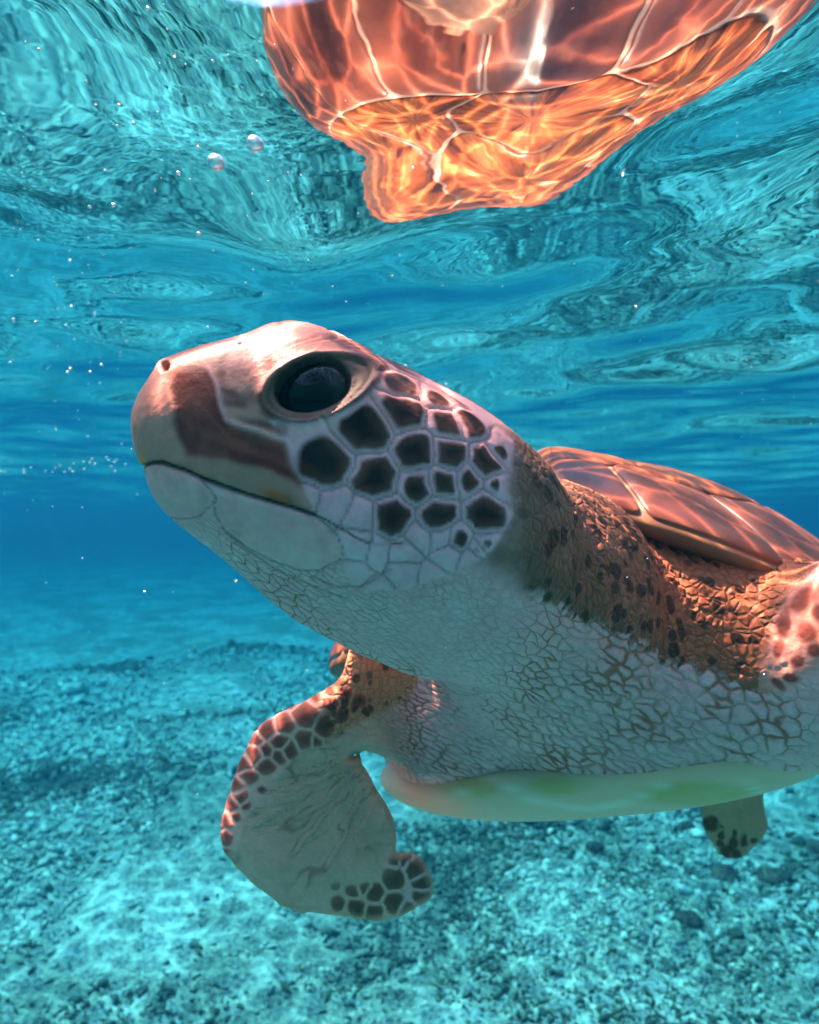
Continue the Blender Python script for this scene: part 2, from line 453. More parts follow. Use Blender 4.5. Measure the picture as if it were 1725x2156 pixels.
        quad[~fl] = quad[~fl][:, ::-1]; faces.append(quad)
    Q = np.concatenate(faces); Q = Q[(Q >= 0).all(1)]
    # smoothing
    E = np.concatenate([Q[:, [i, (i + 1) % 4]] for i in range(4)])
    deg = np.bincount(E[:, 0], minlength=len(V)) + np.bincount(E[:, 1], minlength=len(V))
    for it in range(10):
        lap = np.stack([np.bincount(E[:, 0], V[E[:, 1], k], len(V)) + np.bincount(E[:, 1], V[E[:, 0], k], len(V)) for k in range(3)], 1) / np.maximum(deg, 1)[:, None]
        V = V + (lap - V) * (.55 if it % 2 == 0 else -.50)
    # one round of quad subdivision, smoothed
    e = np.sort(np.concatenate([Q[:, [i, (i + 1) % 4]] for i in range(4)]), 1).astype(np.int64)
    key = e[:, 0] * len(V) + e[:, 1]; uk, inv = np.unique(key, return_inverse=True)
    em = (V[uk // len(V)] + V[uk % len(V)]) / 2; fc = V[Q].mean(1); nq = len(Q); n0 = len(V); n1 = n0 + len(em)
    ei = inv.reshape(4, nq) + n0; ci = np.arange(nq) + n1
    V = np.concatenate([V, em, fc])
    Q = np.concatenate([np.stack([Q[:, k], ei[k], ci, ei[(k + 3) % 4]], 1) for k in range(4)])
    E = np.concatenate([Q[:, [i, (i + 1) % 4]] for i in range(4)])
    deg = np.bincount(E[:, 0], minlength=len(V)) + np.bincount(E[:, 1], minlength=len(V))
    for it in range(4):
        lap = np.stack([np.bincount(E[:, 0], V[E[:, 1], k], len(V)) + np.bincount(E[:, 1], V[E[:, 0], k], len(V)) for k in range(3)], 1) / np.maximum(deg, 1)[:, None]
        V = V + (lap - V) * (.5 if it % 2 == 0 else -.45)
    m = mesh_np('body', V, Q)
    return m

body_m = build_body()
NV = len(body_m.vertices)
V = np.empty(NV * 3, np.float32); body_m.vertices.foreach_get('co', V); V = V.reshape(-1, 3).astype(float)
NRM = np.empty(NV * 3, np.float32); body_m.vertices.foreach_get('normal', NRM); NRM = NRM.reshape(-1, 3).astype(float)

bvh = BVHTree.FromObject if False else None
def body_bvh():
    np_ = len(body_m.polygons); li = np.empty(np_ * 4, np.int32); body_m.loops.foreach_get('vertex_index', li)
    return BVHTree.FromPolygons([Vector(v) for v in V], li.reshape(-1, 4).tolist())
BV = body_bvh()
def hit(px, py):
    d = Vector(((px - CX) / FPX, 1, (CY - py) / FPX)).normalized(); r = BV.ray_cast(Vector((0, 0, 0)), d)
    return (np.array(r[0]), np.array(r[1])) if r[0] is not None else (None, None)

# ---- every head vertex is folded onto the camera's side, so both cheeks carry the same scales
q = V - H0; ha, hb, hc = q @ HA, q @ HB, q @ HC
depth_ok = hc > -.075
head_w = ss(-.165, -.13, ha) * depth_ok * (hb > -.15)
fold = V - np.outer(np.where((hc < 0) & (ha > -.13) & (hc > -.075), 2 * hc, 0), HC)
PX, PY = proj(fold)
ishead = (head_w > .5) & (ha > -.135)

def ell_m(cx, cy_, rx, ry, ang=0, soft=.35):
    c, s_ = math.cos(math.radians(ang)), math.sin(math.radians(ang))
    R_ = max(rx, ry) * (1.05 + soft); k = np.where((np.abs(PX - cx) < R_) & (np.abs(PY - cy_) < R_))[0]
    x, y = PX[k] - cx, PY[k] - cy_; u = (x * c + y * s_) / rx; v = (-x * s_ + y * c) / ry
    out = np.zeros(NV); out[k] = 1 - ss(1 - soft, 1 + soft, np.sqrt(u * u + v * v)); return out
def pol_m(poly, soft):
    q_ = np.asarray(poly, float); a_, b_ = q_.min(0) - soft - 1, q_.max(0) + soft + 1
    k = np.where((PX > a_[0]) & (PX < b_[0]) & (PY > a_[1]) & (PY < b_[1]))[0]
    out = np.zeros(NV); out[k] = 1 - ss(-soft, soft, poly_sd(PX[k], PY[k], q_)); return out
def line_n(pts, far=70):
    q_ = np.asarray(pts, float); a_, b_ = q_.min(0) - far, q_.max(0) + far
    k = np.where((PX > a_[0]) & (PX < b_[0]) & (PY > a_[1]) & (PY < b_[1]))[0]
    out = np.full(NV, 1e3); out[k] = line_d(PX[k], PY[k], q_); return out
col = np.tile(np.array([.80, .62, .54]), (NV, 1)); crack = np.zeros(NV); spot = np.zeros(NV); disp = np.zeros(NV)
def paint(mask, c, k=1.0):
    global col
    i_p = np.where(mask > 1e-4)[0]; m = (mask[i_p] * k)[:, None]; col[i_p] = col[i_p] * (1 - m) + np.array(c) * m

wob = np.stack([vnoise(V * 120, 3), vnoise(V * 120 + 50, 4)], 1) - .5
PX0, PY0 = PX.copy(), PY.copy()
PX = PX + wob[:, 0] * 9; PY = PY + wob[:, 1] * 9

# ---- which vertices belong to the far flipper
fu, fv = V[:, 0] / V[:, 1] * FY, V[:, 2] / V[:, 1] * FY
isflip = (np.abs(V[:, 1] - flip_depth(fu, fv)) < .035) & (poly_sd(PX0, PY0, flip_out) < 12) & ~(ishead) & (V[:, 1] > .40)
isflip &= ~((PX0 > 880) & (PY0 < 1700)) | (V[:, 1] > .48)
isbody = ~ishead & ~isflip

# ---- trunk: brown upper skin, pale throat and chest
dors = [(1040, 900), (1064, 955), (1076, 1010), (1072, 1080), (1050, 1130), (1005, 1172), (1035, 1212), (1095, 1238), (1150, 1262), (1200, 1292),
        (1262, 1312), (1330, 1347), (1400, 1387), (1440, 1402), (1500, 1412), (1560, 1440), (1605, 1460), (1660, 1420), (1700, 1300), (1760, 1000), (1500, 800)]
PXs, PYs = PX.copy(), PY.copy(); nb = np.stack([fbm(fold * 60, 91, 4), fbm(fold * 60 + 9, 92, 4)], 1) - .5
PX = PX + nb[:, 0] * 46; PY = PY + nb[:, 1] * 46
md = np.maximum(pol_m(dors, 14) * ss(1060, 1110, PX), pol_m(dors, 34) * .9 * ss(1170, 1100, PX)) * (1 - isflip)
PX, PY = PXs, PYs
near_ = (md > .01) | (poly_sd(PX, PY, dors) < 40)
cr_ = np.zeros(NV); cr_[near_] = cellrand(fold[near_] * 210, 5)
soft_ = 1 - ss(-34, 34, poly_sd(PX, PY, dors)); bl_ = ss(1080, 1160, PX); md = (bl_ * ss(.30, .70, soft_ + (cr_ - .5) * .55) + (1 - bl_) * md) * (1 - isflip) 
away = (NRM * (V / np.linalg.norm(V, axis=1)[:, None])).sum(1)
md = np.maximum(md, ss(.0, .3, NRM[:, 2]) * ss(-.15, .1, away) * isbody)
tone = ss(1080, 1480, PX + (PY - 1200) * -.3)[:, None]
dcol = np.array([.17, .145, .08]) * (1 - tone) + np.array([.32, .155, .060]) * tone
md_ = (md * (1 - isflip * 1.0))[:, None]
col = col * (1 - md_) + dcol * md_
spot = np.maximum(spot, md * ss(1040, 1180, PX) * ~isflip)
wh = (1 - md) * ~isflip
crack = np.maximum(crack, wh * (.32 + .85 * ss(1000, 1300, PX + .8 * (PY - 1400))) * ss(985, 1110, PY - .42 * (PX - 700) + 60))
# brown stained creases along the front of the plastron
stain = np.exp(-(line_n([(1020, 1560), (1080, 1592), (1160, 1600), (1260, 1585), (1350, 1555), (1420, 1520)]) / 22) ** 2)
stain = np.maximum(stain, .8 * np.exp(-(line_n([(1450, 1580), (1530, 1585), (1610, 1600)]) / 16) ** 2))
stain = np.maximum(stain, .9 * np.exp(-(line_n([(885, 1590), (905, 1610), (940, 1580)]) / 24) ** 2))
crack = np.maximum(crack, stain * 1.6 * (1 - md))

# ---- near fore flipper at the right
arm = (V[:, 0] > .17) & (V[:, 1] < .47) & (PX > 1597) & isbody
al = np.array([(1709, 1199), (1693, 1216), (1655, 1251), (1638, 1286), (1616, 1348), (1601, 1412), (1590, 1450), (1650, 1460), (1700, 1420), (1760, 1370), (1900, 1300), (1900, 1100), (1760, 1150)])
ma = pol_m(al, 18) * arm
paint(ma, (.62, .42, .28))
for (x, y, rx, ry, a) in [(1690, 1262, 34, 22, -40), (1650, 1310, 14, 34, 10), (1640, 1365, 13, 22, 0), (1700, 1330, 26, 22, 20), (1679, 1392, 14, 14, 0),
                          (1716, 1370, 16, 14, 0), (1667, 1427, 18, 10, 10), (1640, 1440, 20, 8, 40), (1730, 1290, 22, 20, 0), (1780, 1330, 26, 20, 0), (1760, 1240, 30, 22, 0)]:
    paint(ell_m(x, y, rx, ry, a) * arm, (.16, .055, .035), .9)
crack *= 1 - .9 * ma; spot *= 1 - ma
crack *= 1 - .75 * ss(1600, 1720, PX) * isbody * (V[:, 1] < .50)

# ---- far fore flipper
back = ss(-.1, .25, NRM[:, 1])                       # its upper side faces away from the camera
band_in = [(905, 1400), (890, 1430), (850, 1475), (800, 1503), (745, 1530), (700, 1562), (640, 1583), (600, 1612), (572, 1650), (545, 1690), (515, 1725), (500, 1765), (478, 1806),
           (440, 1800), (440, 1600), (560, 1480), (700, 1340), (900, 1330)]
mb = np.maximum(pol_m(band_in, 9), back) * isflip
under = isflip * (1 - mb)
paint(under * ss(900, 800, PX), (.72, .62, .40))
paint(mb, (.80, .58, .40))
sho = mb * ss(640, 720, PX) 
paint(sho, (.62, .36, .14), .85)
spot = np.maximum(spot, sho * .9)
crack = np.where(isflip, .16 * (1 - mb), crack)
crack = np.maximum(crack, isflip * pol_m([(780, 1480), (880, 1420), (960, 1500), (1040, 1620), (960, 1620), (880, 1640), (830, 1590)], 25) * (1 - .6 * mb))
def plates(lst, mask, colr, k, gap, conv):
    S = np.array([[*conv(x, y), r * .3814] for x, y, r in lst]); idx_ = np.where(mask > .02)[0]
    X_, Y_ = PX[idx_], PY[idx_]; D = (X_[:, None] - S[None, :, 0]) ** 2 + (Y_[:, None] - S[None, :, 1]) ** 2
    pw = D - (S[:, 2] ** 2)[None]; r0 = np.arange(len(idx_)); A0 = pw.argmin(1); w0 = pw[r0, A0].copy(); pw[r0, A0] = 1e9; A1 = pw.argmin(1); pw[r0, A0] = w0
    e_ = (pw[r0, A1] - pw[r0, A0]) / (2 * np.hypot(S[A0, 0] - S[A1, 0], S[A0, 1] - S[A1, 1]) + 1e-6)
    dm = ss(gap, gap + 3.5, e_) * ss(1.35, .95, np.sqrt(D[r0, A0]) / S[A0, 2]); full = np.zeros(NV); full[idx_] = dm * mask[idx_] * k
    shade_ = np.zeros(NV); shade_[idx_] = ss(.2, 1.0, np.sqrt(D[r0, A0]) / S[A0, 2])
    c_ = np.array(colr)[None] * (.55 + .9 * shade_)[:, None]
    global col, disp
    col = col * (1 - full[:, None]) + c_ * full[:, None]; disp = disp + full * .0006
plates([(580, 495, 66), (690, 560, 50), (470, 545, 56), (585, 635, 52), (380, 570, 50), (310, 630, 40), (300, 715, 46), (360, 690, 42), (440, 640, 48), (430, 720, 46), (365, 780, 48), (500, 690, 44), (240, 760, 50), (270, 840, 44), (205, 880, 42), (230, 950, 36),
        (175, 990, 40), (195, 1060, 30), (150, 1090, 38), (140, 1180, 40), (150, 1260, 36), (640, 640, 34), (780, 500, 40), (870, 425, 40), (800, 390, 40), (715, 430, 36), (640, 400, 26), (720, 360, 24), (345, 915, 20), (255, 985, 26), (520, 440, 30)],
       isflip * np.maximum(mb, pol_m(band_in, 26)), (.24, .085, .05), .92, 1.6, Z4)
tipm = isflip * (1 - back) * pol_m([Z4(*p) for p in [(700, 1420), (830, 1430), (960, 1400), (1020, 1280), (1180, 1240), (1310, 1400), (1310, 1520), (1150, 1620), (900, 1640), (700, 1600)]], 12)
plates([(1070, 1395, 60), (1185, 1345, 50), (1225, 1425, 44), (1225, 1500, 50), (970, 1475, 48), (840, 1470, 30), (1065, 1530, 54), (910, 1450, 26), (1075, 1300, 30), (1135, 1300, 34), (750, 1440, 24), (760, 1540, 40), (870, 1560, 44), (960, 1585, 44), (1140, 1570, 40)], tipm, (.085, .055, .022), .92, 1.8, Z4)
paint(pol_m([Z4(*p) for p in [(720, 780), (890, 700), (900, 800), (820, 900), (760, 900)]], 6) * isflip * (1 - back), (.36, .30, .10), .4)
for pl in [[(700, 900), (560, 960), (420, 1000), (300, 1010)], [(760, 960), (600, 1060), (450, 1110), (280, 1130)], [(800, 1000), (700, 1150), (560, 1230)], [(860, 880), (840, 1000), (850, 1180), (900, 1300)],
           [(880, 1160), (960, 1150), (1060, 1140)], [(870, 1240), (960, 1210), (1080, 1215)], [(640, 650), (700, 720), (680, 800)], [(700, 640), (760, 700)], [(470, 790), (560, 830), (660, 830)], [(350, 910), (500, 920), (640, 890)]]:
    d = line_n([Z4(*p) for p in pl]); g = np.exp(-(d / 1.8) ** 2) * isflip * (1 - back); paint(g, (.20, .17, .10), .5); disp -= g * .0005

crack = np.maximum(crack, pol_m([(850, 1440), (905, 1430), (965, 1450), (1015, 1570), (1050, 1625), (940, 1640), (870, 1610)], 18) * (1 - ishead) * .95)
fl = isflip * (1 - mb)
paint(fl * pol_m([(560, 1620), (700, 1570), (800, 1680), (800, 1820), (700, 1880), (580, 1850), (520, 1760)], 60), (.50, .44, .27), .6)  # shading painted into the flipper colour: darker olive over the blade's middle
paint(fl * pol_m([(700, 1640), (740, 1600), (800, 1700), (820, 1790), (780, 1830), (730, 1760)], 22), (.46, .42, .22), .5)
paint(fl * (1 - ss(0, 20, np.abs(poly_sd(PX0, PY0, flip_out)))) * ss(1640, 1700, PY), (.70, .48, .26), .7)
th_ = np.arctan2(PY - 1545, 830 - PX); r_w = np.hypot(PX - 830, PY - 1545)
wr = vnoise(np.stack([th_ * 17 + .004 * r_w + wob[:, 0] * .5, r_w * .011, 0 * PX], 1), 33)
wl_ = np.exp(-((wr - .5) / .045) ** 2) * ss(.30, .55, vnoise(np.stack([PX * .012, PY * .012, 0 * PX], 1), 34)); paint(fl * wl_, (.20, .13, .06), .6); disp -= fl * wl_ * .0005
disp += fl * (wr - .5) * .0012
# ---- hind flipper
hind = (V[:, 1] > .68) & (V[:, 2] < -.2)
paint(hind * 1.0, (.42, .40, .20)); crack = np.where(hind, 0, crack); spot = np.where(hind, 0, spot)
for (x, y, rx, ry, a) in [(430, 440, 90, 80, 0), (548, 585, 36, 40, 0), (545, 680, 36, 32, 0), (600, 800, 60, 100, 20), (698, 680, 48, 78, 0), (745, 820, 46, 60, 10), (722, 545, 24, 42, 0), (820, 640, 36, 60, 0), (950, 640, 40, 30, 0), (570, 485, 18, 18, 0)]:
    X_, Y_ = 1421 + x * .176, 1657.9 + y * .176
    paint(ell_m(X_, Y_, rx * .22, ry * .22, a) * hind, (.05, .035, .015), .9)

# ---- face
H = ishead * 1.0
sites = []   # (x, y, radius, darkness)
for (x, y, r, dk) in [(620, 330, 120, 1), (620, 505, 140, 1), (860, 430, 80, 1), (940, 600, 110, 1), (1090, 600, 110, 1), (370, 630, 160, 1), (720, 785, 120, 1), (955, 790, 115, 1), (1205, 860, 115, 1),
                      (1290, 790, 55, 1), (95, 870, 170, 1), (425, 960, 150, 1), (722, 1032, 88, 1), (915, 1012, 82, 1), (1087, 997, 60, 1), (1262, 1024, 40, 1), (1190, 1205, 150, 1), (870, 1212, 122, 1),
                      (555, 1255, 128, 1), (1012, 1405, 55, 1), (1200, 1415, 30, .8), (1135, 1475, 25, .6),
                      (150, 1170, 90, 0), (320, 1230, 70, 0), (740, 1390, 80, 0), (880, 1390, 70, 0), (-60, 1130, 60, 0), (650, 1480, 90, 0), (440, 1470, 70, 0), (310, 1440, 90, 0), (930, 1520, 80, 0), (1080, 1560, 70, 0)]:
    sites.append((*Z2(x, y), r * .3051, dk))
for (x, y, r) in [(1330, 1320, 90), (1050, 560, 80), (1330, 560, 80), (1480, 560, 55), (1190, 650, 90), (1430, 680, 55), (1550, 700, 60), (870, 720, 45)]:
    sites.append((*Z6(x, y), r * .3814, 0))
for (x, y, r) in [(60, -30, 1), (-200, 1000, 1), (100, 400, 1)]: pass
S3, SR, SD = [], [], []
for (x, y, r, dk) in sites:
    p_, n_ = hit(x, y)
    if p_ is None: p_, n_ = hit(x - 6, y + 8)
    if p_ is None: p_, n_ = hit(x - 14, y + 16)
    if p_ is None: continue
    S3.append(p_); SR.append(r / FPX * p_[1]); SD.append(dk)
for j, a_ in enumerate(np.linspace(-.125, .035, 8)):
    for c_ in (.010, .030) if j % 2 else (.003, .021):
        o_ = H0 + HA * a_ + HC * c_ + HB * .2; r_ = BV.ray_cast(Vector(o_), Vector(-HB))
        if r_[0] is not None and np.linalg.norm(np.array(S3) - np.array(r_[0]), axis=1).min() > .014:
            S3.append(np.array(r_[0])); SR.append(.012); SD.append(.9)
S3 = np.array(S3); SR = np.array(SR); SD = np.array(SD)
hv = np.where(ishead)[0]; fp = fold[hv]
fpw = fp + (np.stack([vnoise(fp * 160, 41), vnoise(fp * 160, 42), vnoise(fp * 160, 43)], 1) - .5) * .0022
PW = ((fpw[:, None, :] - S3[None]) ** 2).sum(2) - (SR * .9) ** 2
o2 = np.argpartition(PW, 1, axis=1)[:, :2]; a0, a1 = o2[:, 0], o2[:, 1]
sw = PW[np.arange(len(hv)), a0] > PW[np.arange(len(hv)), a1]; a0, a1 = np.where(sw, a1, a0), np.where(sw, a0, a1)
i_ = np.arange(len(hv)); ed = (PW[i_, a1] - PW[i_, a0]) / (2 * np.linalg.norm(S3[a0] - S3[a1], axis=1) + 1e-9)
dk = SD[a0]; inr = np.linalg.norm(fpw - S3[a0], axis=1)
face = np.zeros(NV); face[hv] = 1
# the scaled cheek lies behind the eye and above the jaw line
cheek = [(590, 905), (640, 885), (720, 880), (770, 850), (800, 770), (780, 740), (830, 760), (960, 840), (1080, 930), (1085, 1010), (1078, 1090), (1050, 1140), (1010, 1180), (960, 1200), (860, 1240), (740, 1235), (725, 1190), (716, 1140), (690, 1105), (640, 1075), (610, 1000)]
mc = np.maximum(pol_m(cheek, 7), ss(.5, .75, NRM @ HB) * ss(.045, .015, ha) * ss(.03, .022, np.abs(hc)))[hv] * ss(1096, 1058, (PX + nb[:, 0] * 60)[hv])
lineg = np.exp(-(ed / .00062) ** 2)
nd = vnoise(fp * 260, 8) * .6 + vnoise(fp * 620, 9) * .4
darkm = ss(.0007, .0030, ed + (nd - .5) * .0008) * dk * ss(1.35, 1.0, inr / SR[a0])
core = ss(.0022, .0085, ed + (nd - .5) * .003)
dkc = np.array([.17, .105, .065]) * (1 - core[:, None]) + np.array([.030, .020, .016]) * core[:, None]; dkc = dkc * (.40 + .50 * nd)[:, None] * (1 - .35 * ss(960, 830, PY[hv]))[:, None]
cw = np.tile(np.array([.76, .60, .56]), (len(hv), 1)); up_ = ss(1000, 800, PY[hv])[:, None]
cw = cw * (1 - up_) + np.array([.72, .52, .42]) * up_
cw = cw * (1 - .45 * lineg[:, None]); cw = cw * (1 - darkm[:, None]) + dkc * darkm[:, None]
col[hv] = col[hv] * (1 - mc[:, None]) + cw * mc[:, None]
disp[hv] += mc * (-.0006 * lineg + .0005 * ss(.0005, .0035, ed))
crack[hv] *= (1 - mc)
spot[hv] *= 1 - mc

def zp(l): return [Z1(*p) for p in l]
CREAM, BROWN = (.54, .36, .24), (.15, .040, .024)
paint(pol_m(zp([(50, 1010), (190, 1010), (190, 930), (400, 970), (780, 1120), (1120, 1230), (1160, 1200), (1010, 900), (990, 790), (900, 700), (1500, 480), (1540, 350), (1400, 200), (1000, 60), (600, 100), (50, 300)]), 5) * H, CREAM)
paint(ell_m(*Z1(900, 240), 110, 46, -20, .5) * H, (.48, .33, .25), .8)
paint(pol_m(zp([(370, 425), (470, 395), (555, 398), (605, 470), (628, 590), (662, 690), (740, 735), (870, 775), (975, 815), (1010, 930), (1090, 1060), (960, 1010), (830, 975), (700, 935), (560, 915), (420, 890), (375, 800), (350, 700), (365, 600), (350, 500)]), 12) * H * np.clip(.66 + .7 * fbm(fold * 70, 131, 4), 0, 1), BROWN, 1.0)
paint(ell_m(*Z1(800, 850), 80, 22, 20, .8) * H, (.09, .026, .016), .6)
paint(ell_m(*Z1(470, 520), 40, 50, -20, .9) * H, (.40, .15, .085), .6)
d = line_n(zp([(440, 520), (520, 600), (570, 680), (640, 760)])); paint(np.exp(-(d / 3.0) ** 2) * H, (.45, .20, .13), .45)
paint(ell_m(*Z1(720, 830), 90, 10, 20, .9) * H, (.34, .13, .08), .5)
paint(pol_m(zp([(390, 325), (520, 282), (650, 240), (760, 200), (640, 190), (380, 270)]), 6) * H, (.20, .085, .055), .85)
for (x, y, rx, ry, a, k) in [(640, 345, 40, 18, -25, .6), (630, 430, 30, 40, 20, .6), (680, 540, 75, 26, 20, .75), (705, 595, 85, 24, 12, .8), (800, 560, 60, 34, 10, .6), (900, 660, 60, 26, 20, .6), (840, 720, 120, 30, 12, .75), (980, 740, 40, 40, 0, .6),
                             (1380, 270, 110, 32, 22, .75), (1480, 330, 70, 30, 25, .6), (1250, 215, 60, 16, 20, .4), (730, 400, 50, 40, 0, .25)]:
    X_, Y_ = Z1(x, y); paint(ell_m(X_, Y_, rx * .366, ry * .366, a, .6) * H, (.15, .065, .045), k)
# jaw: pale green-grey below, tan along the mouth
paint(pol_m(zp([(190, 940), (400, 930), (640, 920), (830, 960), (1000, 1030), (1080, 1150), (1150, 1230), (1000, 1190), (780, 1125), (520, 1035), (400, 980)]), 9) * H, (.34, .27, .17), .8)
paint(ell_m(*Z1(940, 1120), 34, 13, 22, .7) * H, (.40, .15, .03), .85)
paint(ell_m(*Z1(155, 930), 12, 22, 20, .6) * H, (.80, .42, .06), .9)
paint(pol_m(zp([(195, 960), (380, 990), (540, 1080), (590, 1130), (560, 1190), (500, 1240), (380, 1260), (250, 1200), (180, 1060)]), 4) * H, (.78, .56, .46), .9)
paint(pol_m(zp([(600, 1120), (800, 1160), (1100, 1260), (1210, 1290), (1300, 1370), (1330, 1450), (1300, 1500), (1190, 1550), (1040, 1530), (760, 1400), (640, 1320), (590, 1220)]), 6) * H, (.76, .55, .46), .9)
bar = pol_m(zp([(600, 1120), (800, 1160), (1100, 1260), (1210, 1290), (1300, 1370), (1330, 1450), (1300, 1500), (1190, 1550), (1040, 1530), (760, 1400), (640, 1320), (590, 1220)]), 6)
crack *= 1 - bar * H
jaw_clear = pol_m([(200, 900), (230, 1010), (300, 1060), (390, 1100), (450, 1080), (640, 1090), (760, 1000), (700, 600), (200, 600)], 8)
crack *= 1 - jaw_clear * H; spot *= 1 - jaw_clear * H
def groove(pl, w, depth, c, k, z=True):
    global disp
    d = line_n(zp(pl) if z else pl); g = np.exp(-(d / w) ** 2) * H; paint(g, c, k); disp = disp - g * depth
groove([(175, 955), (280, 940), (400, 975), (520, 1030), (650, 1075), (780, 1120), (900, 1155), (1000, 1185), (1100, 1218), (1150, 1238)], 4.2, .0030, (.035, .025, .018), .95)
groove([(1150, 1238), (1250, 1285), (1380, 1362), (1500, 1402), (1600, 1405), (1720, 1400)], 2.4, .0012, (.10, .08, .05), .8)
for pl in [[(440, 990), (540, 1070), (590, 1125), (570, 1180), (500, 1240), (400, 1256), (330, 1250)], [(590, 1130), (585, 1220), (640, 1325), (760, 1410), (900, 1490), (1050, 1545), (1200, 1558), (1305, 1505), (1332, 1445), (1290, 1362), (1210, 1285), (1150, 1240)],
           [(1150, 1590), (1300, 1650), (1420, 1650), (1600, 1560)], [(620, 1310), (800, 1460), (1000, 1580), (1150, 1640), (1350, 1720)]]:
    groove(pl, 1.9, .0006, (.22, .21, .18), .7)
# pale ridge behind the beak
for pl in [[(550, 390), (600, 470), (625, 590), (660, 690), (740, 720), (860, 760), (985, 800)]]:
    d = line_n(zp(pl)); g = np.exp(-(d / 5.0) ** 2) * H; paint(g, (.85, .62, .50), .8); disp += g * .0006
# nostril
nx, ny = Z1(308, 388); g = ell_m(nx, ny, 8, 11, 25, .4) * H; paint(g, (.12, .05, .03), .95); disp -= g * .004
g2 = ell_m(nx - 3, ny, 15, 17, 25, .5) * H; disp += (g2 - g) * .0008
# eye lids
ex, ey = Z1(1160, 478)
def ering(cx, cy_, rx, ry, ang):
    c, s_ = math.cos(math.radians(ang)), math.sin(math.radians(ang)); x, y = PX0 - cx, PY0 - cy_
    return np.sqrt(((x * c + y * s_) / rx) ** 2 + ((-x * s_ + y * c) / ry) ** 2)
eo = ering(*Z1(1158, 478), 86, 55, -17); el = ering(*Z1(1190, 490), 124, 68, -17)
_c, _s = math.cos(math.radians(-17)), math.sin(math.radians(-17)); _x, _y = PX0 - Z1(1190, 490)[0], PY0 - Z1(1190, 490)[1]
_u, _v = np.abs(_x * _c + _y * _s) / 128, np.abs(-_x * _s + _y * _c) / 66
el = np.where(_x > 0, (_u ** 1.45 + _v ** 1.7) ** (1 / 1.6), el)      # the lids run out to a point behind the eye
lid = (1 - ss(.93, 1.05, el)) * H
paint(lid, (.17, .15, .085)); 
paint(np.exp(-((el - .72) / .05) ** 2) * H, (.27, .24, .14), .6)
paint(np.exp(-((el - 1.03) / .06) ** 2) * H * ss(790, 850, PY), (.06, .035, .03), .85)
paint(np.exp(-((el - 1.0) / .035) ** 2) * H * ss(820, 760, PY), (.16, .09, .06), .6)
paint(ss(.9, .98, el) * ss(1.22, 1.05, el) * H * ss(700, 780, PX) , (.09, .05, .04), .75)
paint(np.exp(-((el - .90) / .03) ** 2) * H, (.07, .05, .03), .6)
for k, rr_ in enumerate((1.10, 1.18, 1.27, 1.36, 1.47)):
    paint(np.exp(-((el - rr_) / .022) ** 2) * H * ss(800, 760, PY) * ss(720, 640, PX), (.20, .09, .055), .6); disp -= np.exp(-((el - rr_) / .03) ** 2) * H * ss(800, 760, PY) * .0004
paint((1 - ss(.98, 1.06, eo)) * H, (.03, .025, .02))
disp += H * (.0010 * np.exp(-((el - 1.0) / .10) ** 2) + .0007 * np.exp(-((el - .78) / .07) ** 2) - .0007 * np.exp(-((el - .90) / .03) ** 2) - .013 * (1 - ss(.80, 1.02, eo)) - .0030 * (1 - ss(.7, 1.0, el)))
crack *= 1 - lid; spot *= 1 - lid


eye_hit, eye_nrm = hit(ex, ey)
# ---- folds of the neck
nk = ss(1000, 1100, PX) * ss(1330, 1230, PX) * isbody
Vn = V + (np.stack([vnoise(V * 30, 61), vnoise(V * 30, 62), vnoise(V * 30, 63)], 1) - .5) * .03
fold_dir = nrm(P(1230, 1330, .54) - P(900, 1100, .33))
f1 = vnoise(np.stack([(Vn @ fold_dir) * 150, V[:, 2] * 14, V[:, 0] * 14], 1), 71)
disp += isbody * (f1 - .5) * .0034 * (.35 + .65 * md) * ss(1250, 1150, PX * 1.0 - 200)
grain = vnoise(V * 190, 81) * .6 + vnoise(V * 420, 82) * .4
disp += isbody * md * (grain - .5) * .0016

mot = (fbm(fold * 55, 101, 4) - .5) * .55 + (fbm(fold * 230, 102, 3) - .5) * .45
lum = col.mean(1); kk_ = np.where(ishead, 1.0, .6) * np.where(lum < .25, 1.6, .75)
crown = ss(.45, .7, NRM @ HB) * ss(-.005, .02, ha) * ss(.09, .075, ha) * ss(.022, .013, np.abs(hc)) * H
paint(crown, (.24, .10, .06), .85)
col = col * np.clip(1 + mot * kk_, .35, 1.5)[:, None]
# directions of the pale skin's scale rows: a quilt on the chest, long folds on the throat
u_ = PX0 - .55 * (PY0 - 1400); sz = 15 + .0317 * (u_ - 800); qa = np.where(sz > 12, np.log(np.maximum(sz, 12)) / .0317, np.log(12) / .0317 + (u_ - 705.4) / 12); sz = np.clip(sz, 12, 36)
qb = (PY0 + .12 * (PX0 - 1200) - 1200) / (sz * .85)
an = math.radians(36); ta = ((PX0 - 500) * math.cos(an) + (PY0 - 1200) * math.sin(an)) / 36; tb = (-(PX0 - 500) * math.sin(an) + (PY0 - 1200) * math.cos(an) + 2.2e-4 * (PX0 - 500) ** 2) / 10
thr = ss(1010, 860, u_) * ~isflip
crack = np.maximum(crack, ishead * thr * .5 * (1 - jaw_clear) * (1 - bar) * (1 - pol_m(cheek, 10)) * ss(1080, 1160, PY0))
attr(body_m, 'quilt', np.stack([qa, qb, thr], 1)); attr(body_m, 'folds', np.stack([ta, tb, thr], 1)); attr(body_m, 'throat', thr)
fine = vnoise(fold * 700, 103) - .5; disp += ishead * fine * .00022
V2 = V + NRM * disp[:, None]
body_m.vertices.foreach_set('co', V2.astype(np.float32).ravel())
attr(body_m, 'tint', np.clip(col * np.array([1.26, .655, .74]), 0, .95)); attr(body_m, 'crack', np.clip(crack, 0, 1.6)); attr(body_m, 'spot', np.clip(spot, 0, 1))
body_m.update()

